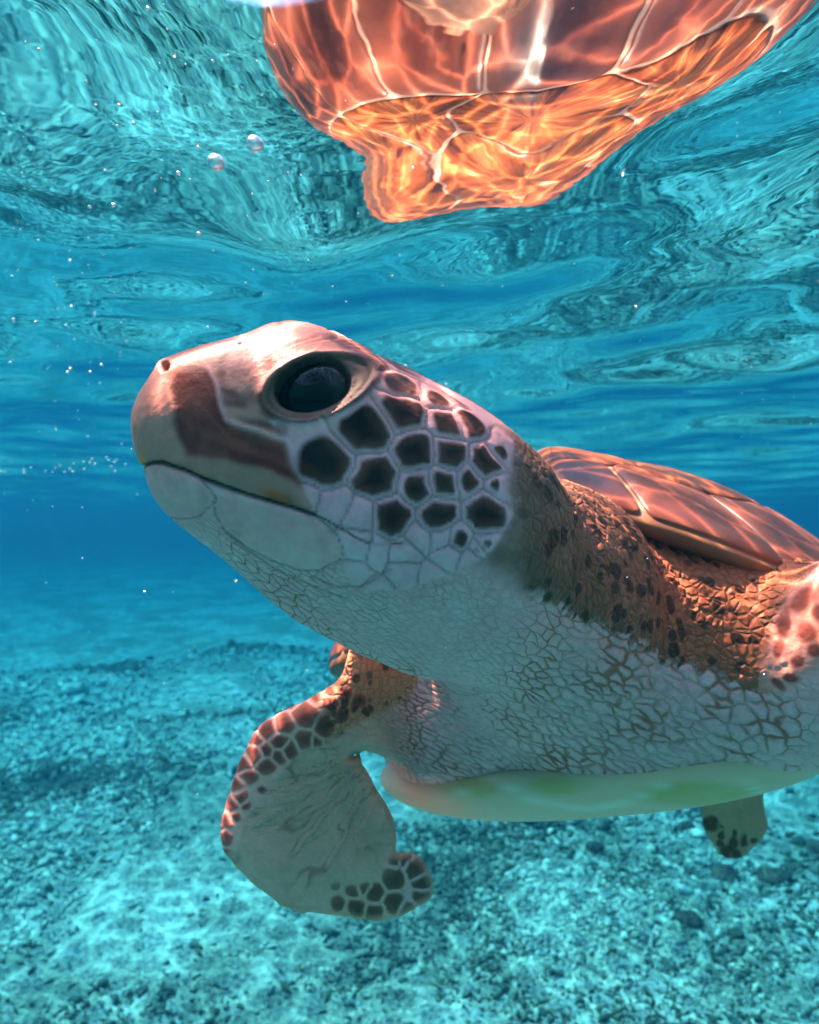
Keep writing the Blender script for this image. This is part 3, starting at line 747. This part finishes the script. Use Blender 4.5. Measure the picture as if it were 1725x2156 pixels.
def skin_material():
    t = NT('turtle_skin'); g = t.pos(); tint = t.attr('tint', 'Color'); cr = t.attr('crack'); sp = t.attr('spot')
    w = t.vmath('ADD', g, t.vmath('SCALE', t.noise(g, 45, 2, .5, out=1), scale=.007))
    mp = t.add('ShaderNodeMapping'); mp.inputs['Rotation'].default_value = (0, math.radians(-35), 0); mp.inputs['Scale'].default_value = (.62, 1, 1.25); t.l.new(w, mp.inputs[0]); sw_ = mp.outputs[0]
    wq = t.vmath('MULTIPLY', t.vmath('SUBTRACT', t.noise(g, 55, 2, .5, out=1), (.5, .5, .5)), (1.5, 1.5, 0))
    qB = t.vmath('ADD', t.attr('quilt', 'Vector'), wq); qT = t.vmath('ADD', t.attr('folds', 'Vector'), wq)
    eB = t.vor(qB, 1.0, 'DISTANCE_TO_EDGE', rand=.82, dim='2D'); eT = t.vor(qT, 1.0, 'DISTANCE_TO_EDGE', rand=.9, dim='2D')
    th = t.attr('throat'); e1 = t.math('ADD', t.math('MULTIPLY', eB, t.math('SUBTRACT', 1.0, th)), t.math('MULTIPLY', eT, th))
    e2 = t.vor(sw_, 250, 'DISTANCE_TO_EDGE')
    n1 = t.noise(g, 26, 4, .65); n2 = t.noise(g, 300, 2, .6); n0 = t.noise(g, 11, 3, .6)
    wid = t.math('MULTIPLY', cr, t.ramp(n1, .32, .70, .06, .22))
    ln = t.math('MULTIPLY', t.math('SUBTRACT', 1.0, t.ramp(t.math('DIVIDE', e1, t.math('ADD', wid, .004)), .15, 1.0)), t.math('MULTIPLY', t.ramp(cr, 0.0, .6), t.ramp(n1, .36, .60, .28, 1)))
    ln2 = t.math('MULTIPLY', t.math('SUBTRACT', 1.0, t.ramp(e2, .0, .10)), t.ramp(cr, .0, .4, 0, .22))
    lines = t.math('MAXIMUM', ln, ln2)
    lc = t.mix(t.ramp(n1, .35, .6), (.50, .13, .06), t.mix(n2, (.30, .025, .003), (.52, .06, .006)))
    c = t.mix(t.math('MULTIPLY', lines, .92), tint, lc)
    # rounded pale scales with faint shading between them
    c = t.mix(t.math('MULTIPLY', t.math('SUBTRACT', 1.0, t.ramp(e1, .0, .30)), t.ramp(cr, 0, .5, 0, .22)), c, (.40, .27, .18))
    # dark oval scales on the upper skin
    f1 = t.vor(w, 112, 'F1'); se = t.vor(w, 170, 'DISTANCE_TO_EDGE'); rc = t.vor(w, 112, 'F1', 'Color')
    sepn = t.add('ShaderNodeSeparateColor'); t.l.new(rc, sepn.inputs[0]); rnd = sepn.outputs[0]
    ov = t.math('MULTIPLY', t.math('SUBTRACT', 1.0, t.ramp(f1, t.math('MULTIPLY_ADD', rnd, .42, .10), t.math('MULTIPLY_ADD', rnd, .42, .26))), t.math('MULTIPLY', sp, t.ramp(rnd, .15, .5)))
    c = t.mix(t.math('MULTIPLY', ov, .9), c, (.035, .016, .010))
    c = t.mix(t.math('MULTIPLY', t.math('SUBTRACT', 1.0, t.ramp(se, .0, .10)), t.math('MULTIPLY', sp, .4)), c, (.07, .04, .02))
    c = t.mix(t.ramp(n2, .3, .75, 0, .18), c, t.mix(.5, c, (.08, .06, .05)))
    hgt = t.math('SUBTRACT', t.math('MULTIPLY', t.ramp(se, 0, .25), t.math('MULTIPLY', sp, .85)), t.math('MULTIPLY', t.ramp(e1, .34, .0), t.math('MULTIPLY', cr, .9)))
    hgt = t.math('ADD', hgt, t.math('MULTIPLY', n2, .3))
    bn = t.bump(hgt, .8, .0016)
    t.pbsdf(c, .5, .12, bn)
    return t.mat
SKIN = skin_material()
link('body', body_m, SKIN, turtle)

# ---- eyes
def make_eye():
    n_u, n_v = 40, 24; vs = []; fs = []; tint = []
    for i in range(n_v + 1):
        a = math.pi * i / n_v
        for j in range(n_u):
            b = 2 * math.pi * j / n_u; vs.append((math.sin(a) * math.cos(b), math.sin(a) * math.sin(b), math.cos(a)))
    for i in range(n_v):
        for j in range(n_u):
            fs.append((i * n_u + j, (i + 1) * n_u + j, (i + 1) * n_u + (j + 1) % n_u, i * n_u + (j + 1) % n_u))
    m = mesh_np('eye', vs, fs)
    t = NT('eye'); g = t.pos(); sx = t.add('ShaderNodeSeparateXYZ'); t.l.new(g, sx.inputs[0])
    n = t.noise(g, 7, 3, .6); r = t.math('ADD', sx.outputs[2], t.math('MULTIPLY', n, .05))
    c = t.mix(t.ramp(r, .80, .90), t.mix(n, (.030, .026, .016), (.012, .011, .008)), (.003, .003, .003))
    t.pbsdf(c, .04, .16)
    return m, t.mat
eye_m, eye_mat = make_eye()
ER = .0225
head_right = {}
for side in (1, -1):
    n_ = eye_nrm.copy(); c_ = eye_hit - n_ * (ER + .0035)
    gaze = nrm(n_ * .8 + HC * .3 + HA * .35)
    if side < 0:
        c_ = c_ - 2 * ((c_ - H0) @ HC) * HC; gaze = gaze - 2 * (gaze @ HC) * HC
    o = link('eye', eye_m, eye_mat, turtle); o.location = c_; o.scale = (ER,) * 3
    o.rotation_euler = Vector(gaze).to_track_quat('Z', 'Y').to_euler()

# ---- carapace
S0 = -.285
def car_R(th):
    c, s_ = np.cos(th), np.abs(np.sin(th))
    A = np.where(c > 0, .285, .32); m = np.where(c > 0, 2.35, 1.95)
    return 1.0 / ((np.abs(c) / A) ** m + (s_ / .242) ** m) ** (1 / m)
def car(px, py, off=0.0):
    """disc (px forward, py left), radius 1 = rim -> body frame s, l, u"""
    rho = np.sqrt(px ** 2 + py ** 2); th = np.arctan2(py, px); R = car_R(th); r = np.minimum(rho, 1)
    rim = -.070 * ss(-.08, .62, np.abs(th)) - .01 * ss(1.8, 3.0, np.abs(th))
    keel = .006 * np.exp(-(py / .10) ** 2) * (1 - r ** 2)
    top = .106 + keel
    u = rim * r ** 2 + (top) * (1 - r ** 2.3) ** .80
    s_ = S0 + R * rho * np.cos(th); l = R * rho * np.sin(th)
    return np.stack([s_, l, u], -1)
def car_w(p2, off=0.0):
    p2 = np.asarray(p2, float); e = 1e-3
    a = car(p2[:, 0], p2[:, 1]); rho = np.maximum(np.linalg.norm(p2, axis=1), 1e-6)
    k = np.where(rho > .985, .985 / rho, 1.0); b2 = p2 * k[:, None]
    b0 = car(b2[:, 0], b2[:, 1]); dx = car(b2[:, 0] + e, b2[:, 1]) - b0; dy = car(b2[:, 0], b2[:, 1] + e) - b0
    n = np.cross(dx, dy); n /= np.linalg.norm(n, axis=1)[:, None]
    q_ = a + n * np.asarray(off).reshape(-1, 1)
    return BN + q_ @ np.stack([BH, BL, BU])
def build_carapace():
    nt, nr = 160, 44
    rh = np.linspace(0.02, 1, nr) ** .85; th = np.linspace(-math.pi, math.pi, nt, endpoint=False)
    top = np.stack([np.outer(rh, np.cos(th)).ravel(), np.outer(rh, np.sin(th)).ravel()], 1)
    vt = car_w(top, 0.0)
    # rounded rim and underside
    rings = [vt.reshape(nr, nt, 3)]
    for (k, du) in [(1.003, -.003), (.995, -.007), (.965, -.008), (.80, .006)]:
        p2 = np.stack([np.cos(th), np.sin(th)], 1); a = car(p2[:, 0], p2[:, 1]); c = np.array([S0, 0, 0])
        a2 = a.copy(); a2[:, :2] = c[:2] + (a[:, :2] - c[:2]) * k; a2[:, 2] = a[:, 2] + du
        rings.append((BN + a2 @ np.stack([BH, BL, BU]))[None])
    A = np.concatenate(rings, 0); R_ = A.shape[0]
    idx = np.arange(R_ * nt).reshape(R_, nt)
    f = np.stack([idx[:-1], idx[1:], np.roll(idx[1:], -1, 1), np.roll(idx[:-1], -1, 1)], -1).reshape(-1, 4)
    vs = A.reshape(-1, 3)
    m = mesh_np('carapace', vs, f)
    attr(m, 'rim', np.repeat(np.concatenate([np.zeros(nr - 1), np.ones(R_ - nr + 1)]), nt))
    t = NT('shell_seam'); g = t.pos(); n = t.noise(g, 60, 4, .6)
    t.pbsdf(t.mix(t.attr('rim'), t.mix(n, (.36, .17, .11), (.52, .29, .20)), t.mix(n, (.12, .04, .02), (.28, .11, .05))), .45, .15)
    co = link('carapace', m, t.mat, turtle)
    co['label'] = 'brown and orange domed upper shell'
    # scutes
    def arc(r, a0, a1, n=14): return [(r * math.cos(a), r * math.sin(a)) for a in np.linspace(a0, a1, n)]
    RB = .79
    sc = []
    vx = [.79, .50, .14, -.22, -.55, -.79]; vw = [.13, .20, .22, .21, .17, .12]; mw = [.24, .30, .30, .27, .22]
    for i in range(5):
        sc.append(('v', [(vx[i], vw[i]), ((vx[i] + vx[i + 1]) / 2, mw[i]), (vx[i + 1], vw[i + 1]), (vx[i + 1], -vw[i + 1]), ((vx[i] + vx[i + 1]) / 2, -mw[i]), (vx[i], -vw[i])]))
    mid = [((vx[i] + vx[i + 1]) / 2, mw[i]) for i in range(5)]
    ca = [math.radians(a) for a in (9, 47, 88, 128, 171)]
    for sgn in (1, -1):
        for i in range(4):
            pts = arc(RB, ca[i], ca[i + 1])
            if i == 3: inner = [mid[4], (vx[4], vw[4]), mid[3]]
            elif i == 0: inner = [mid[1], (vx[1], vw[1]), mid[0], (vx[0], vw[0])]
            else: inner = [mid[i + 1], (vx[i + 1], vw[i + 1]), mid[i]]
            if i == 3: inner = [(vx[5], vw[5])] + inner
            sc.append(('c', [(x, sgn * y) for x, y in pts + inner][::sgn]))
        ma_ = np.radians([9, 27, 45, 61, 77, 92, 107, 121, 135, 148, 161, 177.5])
        for i in range(11):
            sc.append(('m', [(x, sgn * y) for x, y in arc(RB, ma_[i], ma_[i + 1], 8) + arc(1.0, ma_[i + 1], ma_[i], 8)][::sgn]))
    sc.append(('n', arc(RB, -math.radians(9), math.radians(9), 8) + arc(1.0, math.radians(9), -math.radians(9), 8)))
    mats = scute_mats()
    for k, (kind, poly) in enumerate(sc):
        poly = np.array(poly, float); n = len(poly); L = np.linalg.norm(np.roll(poly, -1, 0) - poly, axis=1); cum = np.concatenate([[0], np.cumsum(L)])
        NB, NR = 72, 12
        s_ = np.linspace(0, cum[-1], NB, endpoint=False); bx = np.interp(s_, cum, np.append(poly[:, 0], poly[0, 0])); by = np.interp(s_, cum, np.append(poly[:, 1], poly[0, 1]))
        bd = np.stack([bx, by], 1); ctr = bd.mean(0)
        for _ in range(2): bd = .5 * bd + .25 * (np.roll(bd, 1, 0) + np.roll(bd, -1, 0))
        tt = np.concatenate([np.linspace(0, .86, NR - 4)[1:], [.92, .96, .985, 1.0]])
        gap = .0045
        P2 = [ctr[None]]; off = [np.array([.0030])]; rad = [0.0]; ang = [0.0]
        for t_ in tt:
            r2 = ctr + (bd - ctr) * t_; inward = ctr - bd; inward /= np.maximum(np.linalg.norm(inward, axis=1), 1e-6)[:, None]
            P2.append(r2 + inward * gap * t_); h = .0030 * math.sqrt(max(0, 1 - max(0, (t_ - .84) / .16) ** 2)) if t_ < 1 else -.002
            off.append(np.full(NB, h)); rad += [t_] * NB; ang += list(np.arctan2((bd - ctr)[:, 1], (bd - ctr)[:, 0]))
        P2 = np.concatenate(P2); off = np.concatenate(off); vs = car_w(P2, off); nr_ = len(tt)
        fs = []
        for j in range(NB): fs.append((0, 1 + j, 1 + (j + 1) % NB, 1 + (j + 1) % NB))
        tri = [(0, 1 + j, 1 + (j + 1) % NB) for j in range(NB)]
        quad = [(1 + i * NB + j, 1 + (i + 1) * NB + j, 1 + (i + 1) * NB + (j + 1) % NB, 1 + i * NB + (j + 1) % NB) for i in range(nr_ - 1) for j in range(NB)]
        m = bpy.data.meshes.new('scute'); m.from_pydata([tuple(v) for v in vs], [], tri + quad); m.update()
        m.polygons.foreach_set('use_smooth', np.ones(len(m.polygons), bool))
        rad = np.array(rad); ang = np.array(ang); rk = (k * .618) % 1.0
        attr(m, 'rad', rad); attr(m, 'sdir', np.stack([np.cos(ang), np.sin(ang), np.full(len(rad), rk * 10)], 1))
        link('scute' if kind in 'vc' else 'marginal_scute', m, mats[0] if kind in 'vc' else mats[1], co)
    return co
def scute_mats():
    t = NT('scute_streaked'); g = t.pos(); rad = t.attr('rad'); sd = t.attr('sdir', 'Vector')
    mp = t.vmath('MULTIPLY', sd, (3.2, 3.2, 1.0)); cmb = t.add('ShaderNodeCombineXYZ'); t.l.new(t.math('MULTIPLY', rad, .55), cmb.inputs[2])
    v = t.vmath('ADD', mp, cmb.outputs[0]); n = t.noise(v, 1.6, 4, .62, .6); n2 = t.noise(g, 28, 4, .6, .4); n3 = t.noise(g, 120, 3, .6)
    f = t.math('ADD', t.math('MULTIPLY', n, .72), t.math('MULTIPLY', n2, .28))
    c = t.mix(t.ramp(f, .36, .50), (.060, .012, .005), (.28, .055, .014))
    c = t.mix(t.ramp(f, .50, .58), c, (.45, .13, .04)); c = t.mix(t.ramp(f, .60, .68), c, (.66, .34, .20))
    c = t.mix(t.ramp(n3, .4, .8, 0, .3), c, (.16, .06, .03))
    t.pbsdf(c, .32, .25, t.bump(n3, .15, .001))
    a = t.mat
    t = NT('scute_marginal'); g = t.pos(); rad = t.attr('rad'); sd = t.attr('sdir', 'Vector')
    n = t.noise(g, 22, 4, .6, .5); n3 = t.noise(g, 140, 3, .6)
    f = t.math('ADD', t.math('MULTIPLY', rad, .75), t.math('MULTIPLY', t.math('SUBTRACT', n, .5), .9))
    c = t.mix(t.ramp(f, .15, .62), (.055, .010, .006), (.19, .045, .024)); c = t.mix(t.ramp(f, .62, .95), c, (.34, .115, .062))
    c = t.mix(t.ramp(n3, .45, .8, 0, .35), c, (.20, .08, .05))
    t.pbsdf(c, .32, .25, t.bump(n3, .12, .001))
    return a, t.mat
build_carapace()

# ---- plastron
def build_plastron():
    nt, nr = 128, 26; th = np.linspace(-math.pi, math.pi, nt, endpoint=False)
    vs = []; A = []
    for i in range(2 * nr + 1):
        ph = math.pi * i / (2 * nr) ; w = abs(math.sin(ph)) ** .62; z = math.cos(ph)
        c, s_ = np.cos(th), np.sin(th); m = 2.5
        R = 1.0 / ((np.abs(c) / .245) ** m + (np.abs(s_) / .205) ** m) ** (1 / m)
        uu = -.172 + .036 * z - .012 * (1 - w ** 2) * (z < 0)
        A.append(BN + np.stack([-.285 + R * w * c, R * w * s_, np.full(nt, uu)], 1) @ np.stack([BH, BL, BU]))
    A = np.array(A); idx = np.arange(A.shape[0] * nt).reshape(-1, nt)
    f = np.stack([idx[:-1], idx[1:], np.roll(idx[1:], -1, 1), np.roll(idx[:-1], -1, 1)], -1).reshape(-1, 4)
    m = mesh_np('plastron', A.reshape(-1, 3), f)
    va = A.reshape(-1, 3); bx, by = proj(va); pa = np.zeros(len(va))
    for (x, y, rx, ry) in [(995, 1660, 62, 26), (1170, 1655, 70, 22), (1467, 1672, 150, 30), (1700, 1690, 60, 22)]:
        pa = np.maximum(pa, 1 - ss(.55, 1.15, np.sqrt(((bx - x) / rx) ** 2 + ((by - y) / ry) ** 2)))
    sm = np.exp(-(line_d(bx, by, [(1040, 1640), (1120, 1685), (1230, 1705), (1320, 1690), (1400, 1650)]) / 7) ** 2)
    sm = np.maximum(sm, np.exp(-(line_d(bx, by, [(940, 1640), (1000, 1690)]) / 6) ** 2)); sm = np.maximum(sm, np.exp(-(line_d(bx, by, [(1580, 1650), (1640, 1700)]) / 7) ** 2))
    attr(m, 'seam', sm)
    attr(m, 'patch', pa * (.55 + .9 * fbm(va * 40, 12, 3)))
    t = NT('plastron'); g = t.pos(); n = t.noise(g, 9, 3, .5); n2 = t.noise(g, 90, 3, .6)
    c = t.mix(t.ramp(n, .35, .65), (.92, .47, .30), (.95, .50, .36)); c = t.mix(t.math('MULTIPLY', t.attr('patch'), .8), c, (.62, .38, .12)); c = t.mix(t.math('MULTIPLY', t.attr('seam'), .6), c, (.95, .75, .60)); c = t.mix(t.ramp(n2, .5, .9, 0, .2), c, (.5, .4, .2))
    t.pbsdf(c, .5, .15, t.bump(n2, .25, .002))
    o = link('plastron', m, t.mat, turtle); o['label'] = 'smooth pale yellow underside shell'
build_plastron()

# ------------------------------------------------------------------ rubble on the sea bed
def build_rubble():
    r = np.random.default_rng(5); N = 85000
    ang = np.radians(r.uniform(90 - 46, 90 + 46, N * 3)); rad = 1.6 * np.exp(r.uniform(0, math.log(9.5 / 1.6), N * 3))
    X, Y = rad * np.cos(ang), rad * np.sin(ang); cov = bed_cover(X, Y)
    keep = r.random(N * 3) < np.clip((cov - .43) * 4.5, .03, 1); X, Y, rad = X[keep][:N], Y[keep][:N], rad[keep][:N]; n = len(X)
    Z = bed_h(X, Y)
    base = np.array([(1, 0, -.4), (-.3, .9, -.5), (-.9, -.5, -.4), (.2, -.3, .9), (.5, .6, .5), (-.6, .2, .6)])
    tri = np.array([(0, 1, 2), (0, 4, 1), (1, 4, 5), (1, 5, 2), (2, 5, 3), (2, 3, 0), (0, 3, 4), (3, 5, 4)])
    L = np.exp(r.normal(math.log(.0105), .5, n)) * np.clip(rad / 2.8, .8, 2.6)
    asp = r.uniform(.16, .6, n); thin = r.uniform(.3, .8, n)
    a = r.uniform(0, 6.283, n); tl = r.normal(0, .45, n)
    v = base[None] * (1 + r.normal(0, .22, (n, 6, 3))); v = v * np.stack([L, L * asp, L * thin], 1)[:, None, :]
    x = v[..., 0] * np.cos(tl)[:, None] - v[..., 2] * np.sin(tl)[:, None]; z = v[..., 0] * np.sin(tl)[:, None] + v[..., 2] * np.cos(tl)[:, None]; y = v[..., 1]
    X2 = x * np.cos(a)[:, None] - y * np.sin(a)[:, None] + X[:, None]; Y2 = x * np.sin(a)[:, None] + y * np.cos(a)[:, None] + Y[:, None]; Z2_ = z + Z[:, None] + (L * .15)[:, None]
    vs = np.stack([X2, Y2, Z2_], -1).reshape(-1, 3); f = (tri[None] + 6 * np.arange(n)[:, None, None]).reshape(-1, 3)
    m = mesh_np('coral_rubble', vs, f, smooth=False)
    p = np.stack([X, Y, 0 * X], 1); alg = fbm(p * 1.3 + 9, 55, 3)
    attr(m, 'shade', np.repeat(np.clip(r.random(n) * .75 + (alg - .5) * 2.0 + .12, 0, 1), 6))
    t = NT('coral_rubble'); g = t.pos(); n2 = t.noise(g, 70, 3, .6); sh = t.attr('shade')
    c = t.mix(t.ramp(sh, .25, .75), (.145, .41, .42), (.018, .075, .072)); c = t.mix(t.ramp(n2, .45, .75, 0, .5), c, (.08, .15, .13))
    t.pbsdf(c, .9, .05)
    link('coral_rubble', m, t.mat, kind='stuff', label='pale and dark coral rubble scattered over the sandy seabed')
build_rubble()

# ------------------------------------------------------------------ air bubbles
def build_bubbles():
    t = NT('air_bubble'); gb = t.add('ShaderNodeBsdfGlass'); gb.inputs['IOR'].default_value = .75; gb.inputs['Roughness'].default_value = .02
    gs = t.add('ShaderNodeBsdfGlossy'); gs.inputs['Roughness'].default_value = .30; mx = t.add('ShaderNodeMixShader'); mx.inputs[0].default_value = .6
    t.l.new(gb.outputs[0], mx.inputs[1]); t.l.new(gs.outputs[0], mx.inputs[2]); t.l.new(mx.outputs[0], t.out.inputs[0])
    n_u, n_v = 16, 10; vs = []; fs = []
    for i in range(n_v + 1):
        a = math.pi * i / n_v
        for j in range(n_u):
            b = 2 * math.pi * j / n_u; vs.append((math.sin(a) * math.cos(b), math.sin(a) * math.sin(b), .85 * math.cos(a)))
    for i in range(n_v):
        for j in range(n_u): fs.append((i * n_u + j, (i + 1) * n_u + j, (i + 1) * n_u + (j + 1) % n_u, i * n_u + (j + 1) % n_u))
    m = mesh_np('air_bubble', vs, fs); m.materials.append(t.mat)
    k = .4882
    L = [(640, 38, 14), (168, 213, 11), (372, 350, 9), (578, 533, 14), (507, 543, 9), (770, 748, 18), (387, 893, 14), (490, 885, 18), (858, 1010, 18),
         (155, 1390, 11), (897, 1411, 9), (45, 1563, 9), (305, 1590, 12), (438, 1573, 12), (292, 1605, 9), (390, 1603, 8), (918, 262, 10), (985, 237, 6), (722, 127, 7), (255, 497, 6), (650, 540, 6), (748, 605, 6),
         (695, 768, 6), (95, 745, 7), (88, 990, 6), (1245, 746, 8), (1158, 782, 8), (1060, 1220, 9), (1093, 1163, 6), (1330, 1120, 5), (1545, 920, 6), (432, 1652, 6), (382, 1656, 6), (172, 556, 8), (820, 772, 6), (1310, 925, 5)]
    L = [(x * k, y * k, r * k) for x, y, r in L]
    L += [(1340, 646, 6), (855, 770, 5), (892, 810, 4), (917, 810, 6), (940, 810, 5), (305, 1246, 5), (497, 1224, 4), (1470, 1021, 4)]
    L += [(x * .3418, 842 + y * .3418, 3.0) for x, y in [(345, 182), (540, 224), (568, 362), (455, 390), (340, 418), (430, 422), (148, 432), (28, 442), (190, 415), (372, 405), (516, 380), (553, 385), (585, 393), (670, 368), (705, 382), (775, 396), (655, 352), (520, 424), (686, 408), (720, 368), (280, 440), (398, 442), (450, 440), (325, 444), (8, 438), (152, 448), (750, 270), (708, 440), (846, 580)]]
    root = None
    for i, (x, y, r) in enumerate(L):
        Y = .46 + .5 * ((i * .618) % 1.0) if r > 3.5 else .8 + .5 * ((i * .618) % 1)
        top = (SURF - .03) * FPX / max(CY - y, 1)
        Y = min(Y, top)
        o = bpy.data.objects.new('air_bubble', m); COL.objects.link(o)
        c = P(x, y, Y); o.location = c; s_ = r * .62 / FPX * Y; o.scale = (s_, s_, s_)
        o['label'] = 'tiny silvery air bubble drifting in the blue water'; o['category'] = 'bubble'; o['group'] = 'tiny air bubbles in the water'
    for (x, y, lab) in [(455, 342, 'larger silvery air bubble, the lower of two close together below the surface'), (537, 303, 'larger silvery air bubble, the upper of two close together below the surface')]:
        Y = min(.20, (SURF - .02) * FPX / (CY - y)); o = bpy.data.objects.new('air_bubble', m); COL.objects.link(o); o.location = P(x, y, Y); s_ = 18 / FPX * Y; o.scale = (s_,) * 3
        o['label'] = lab; o['category'] = 'bubble'; o['group'] = 'pair of larger air bubbles'
build_bubbles()

# ------------------------------------------------------------------ specks drifting in the water
def build_specks():
    r = np.random.default_rng(9); n = 260
    Y = r.uniform(.25, 1.6, n); px = r.uniform(-100, 1825, n); py = r.uniform(500, 1700, n)
    c = np.stack([(px - CX) / FPX * Y, Y, np.minimum((CY - py) / FPX * Y, SURF - .03)], 1); rad = r.uniform(.0002, .0006, n) * (.6 + Y * .6)
    o8 = np.array([(1, 0, 0), (-1, 0, 0), (0, 1, 0), (0, -1, 0), (0, 0, 1), (0, 0, -1)], float)
    tri = np.array([(0, 2, 4), (2, 1, 4), (1, 3, 4), (3, 0, 4), (2, 0, 5), (1, 2, 5), (3, 1, 5), (0, 3, 5)])
    vs = (c[:, None] + o8[None] * rad[:, None, None]).reshape(-1, 3); f = (tri[None] + 6 * np.arange(n)[:, None, None]).reshape(-1, 3)
    m = mesh_np('drifting_specks', vs, f); t = NT('specks'); t.pbsdf((.85, .85, .8), .6, .3)
    link('drifting_specks', m, t.mat, kind='stuff', label='pale specks drifting in the water')
build_specks()

# ------------------------------------------------------------------ dark rocks lying among the rubble
def build_rocks():
    t = NT('dark_rock'); g = t.pos(); n = t.noise(g, 6, 5, .65); c = t.mix(t.ramp(n, .35, .7), (.018, .05, .05), (.07, .15, .14)); t.pbsdf(c, .9, .05, t.bump(n, .8, .05))
    for i, (px, py, r) in enumerate([(1632, 1862, 34), (1722, 1792, 26), (1446, 1745, 20), (1528, 1852, 28), (862, 1668, 22), (1112, 1748, 22), (1452, 1962, 26), (1250, 1800, 18), (160, 1690, 22)]):
        d = np.array([(px - CX) / FPX, 1, (CY - py) / FPX]); k = BED / d[2]; p = d * k
        z = bed_h(np.array([p[0]]), np.array([p[1]]))[0]; R = r / FPX * p[1]
        nu, nv = 20, 12; vs = []; fs = []
        for a in range(nv + 1):
            for b in range(nu):
                A_, B_ = math.pi * a / nv, 2 * math.pi * b / nu; vs.append((math.sin(A_) * math.cos(B_), math.sin(A_) * math.sin(B_), math.cos(A_)))
        for a in range(nv):
            for b in range(nu): fs.append((a * nu + b, (a + 1) * nu + b, (a + 1) * nu + (b + 1) % nu, a * nu + (b + 1) % nu))
        v = np.array(vs); v = v * (.65 + .7 * fbm(v * 1.6 + i * 7.7, 66 + i, 3))[:, None]
        v[:, 2] *= .6
        m = mesh_np('dark_rock', v, fs); o = link('dark_rock', m, t.mat); o.location = (p[0], p[1], z + R * .15); o.scale = (R, R * (.8 + .05 * i), R); o.rotation_euler = (0, 0, i * 1.3)
        o['label'] = 'dark rounded rock half sunk in the turquoise rubble of the seabed'; o['category'] = 'rock'; o['group'] = 'dark rocks on the seabed'
build_rocks()
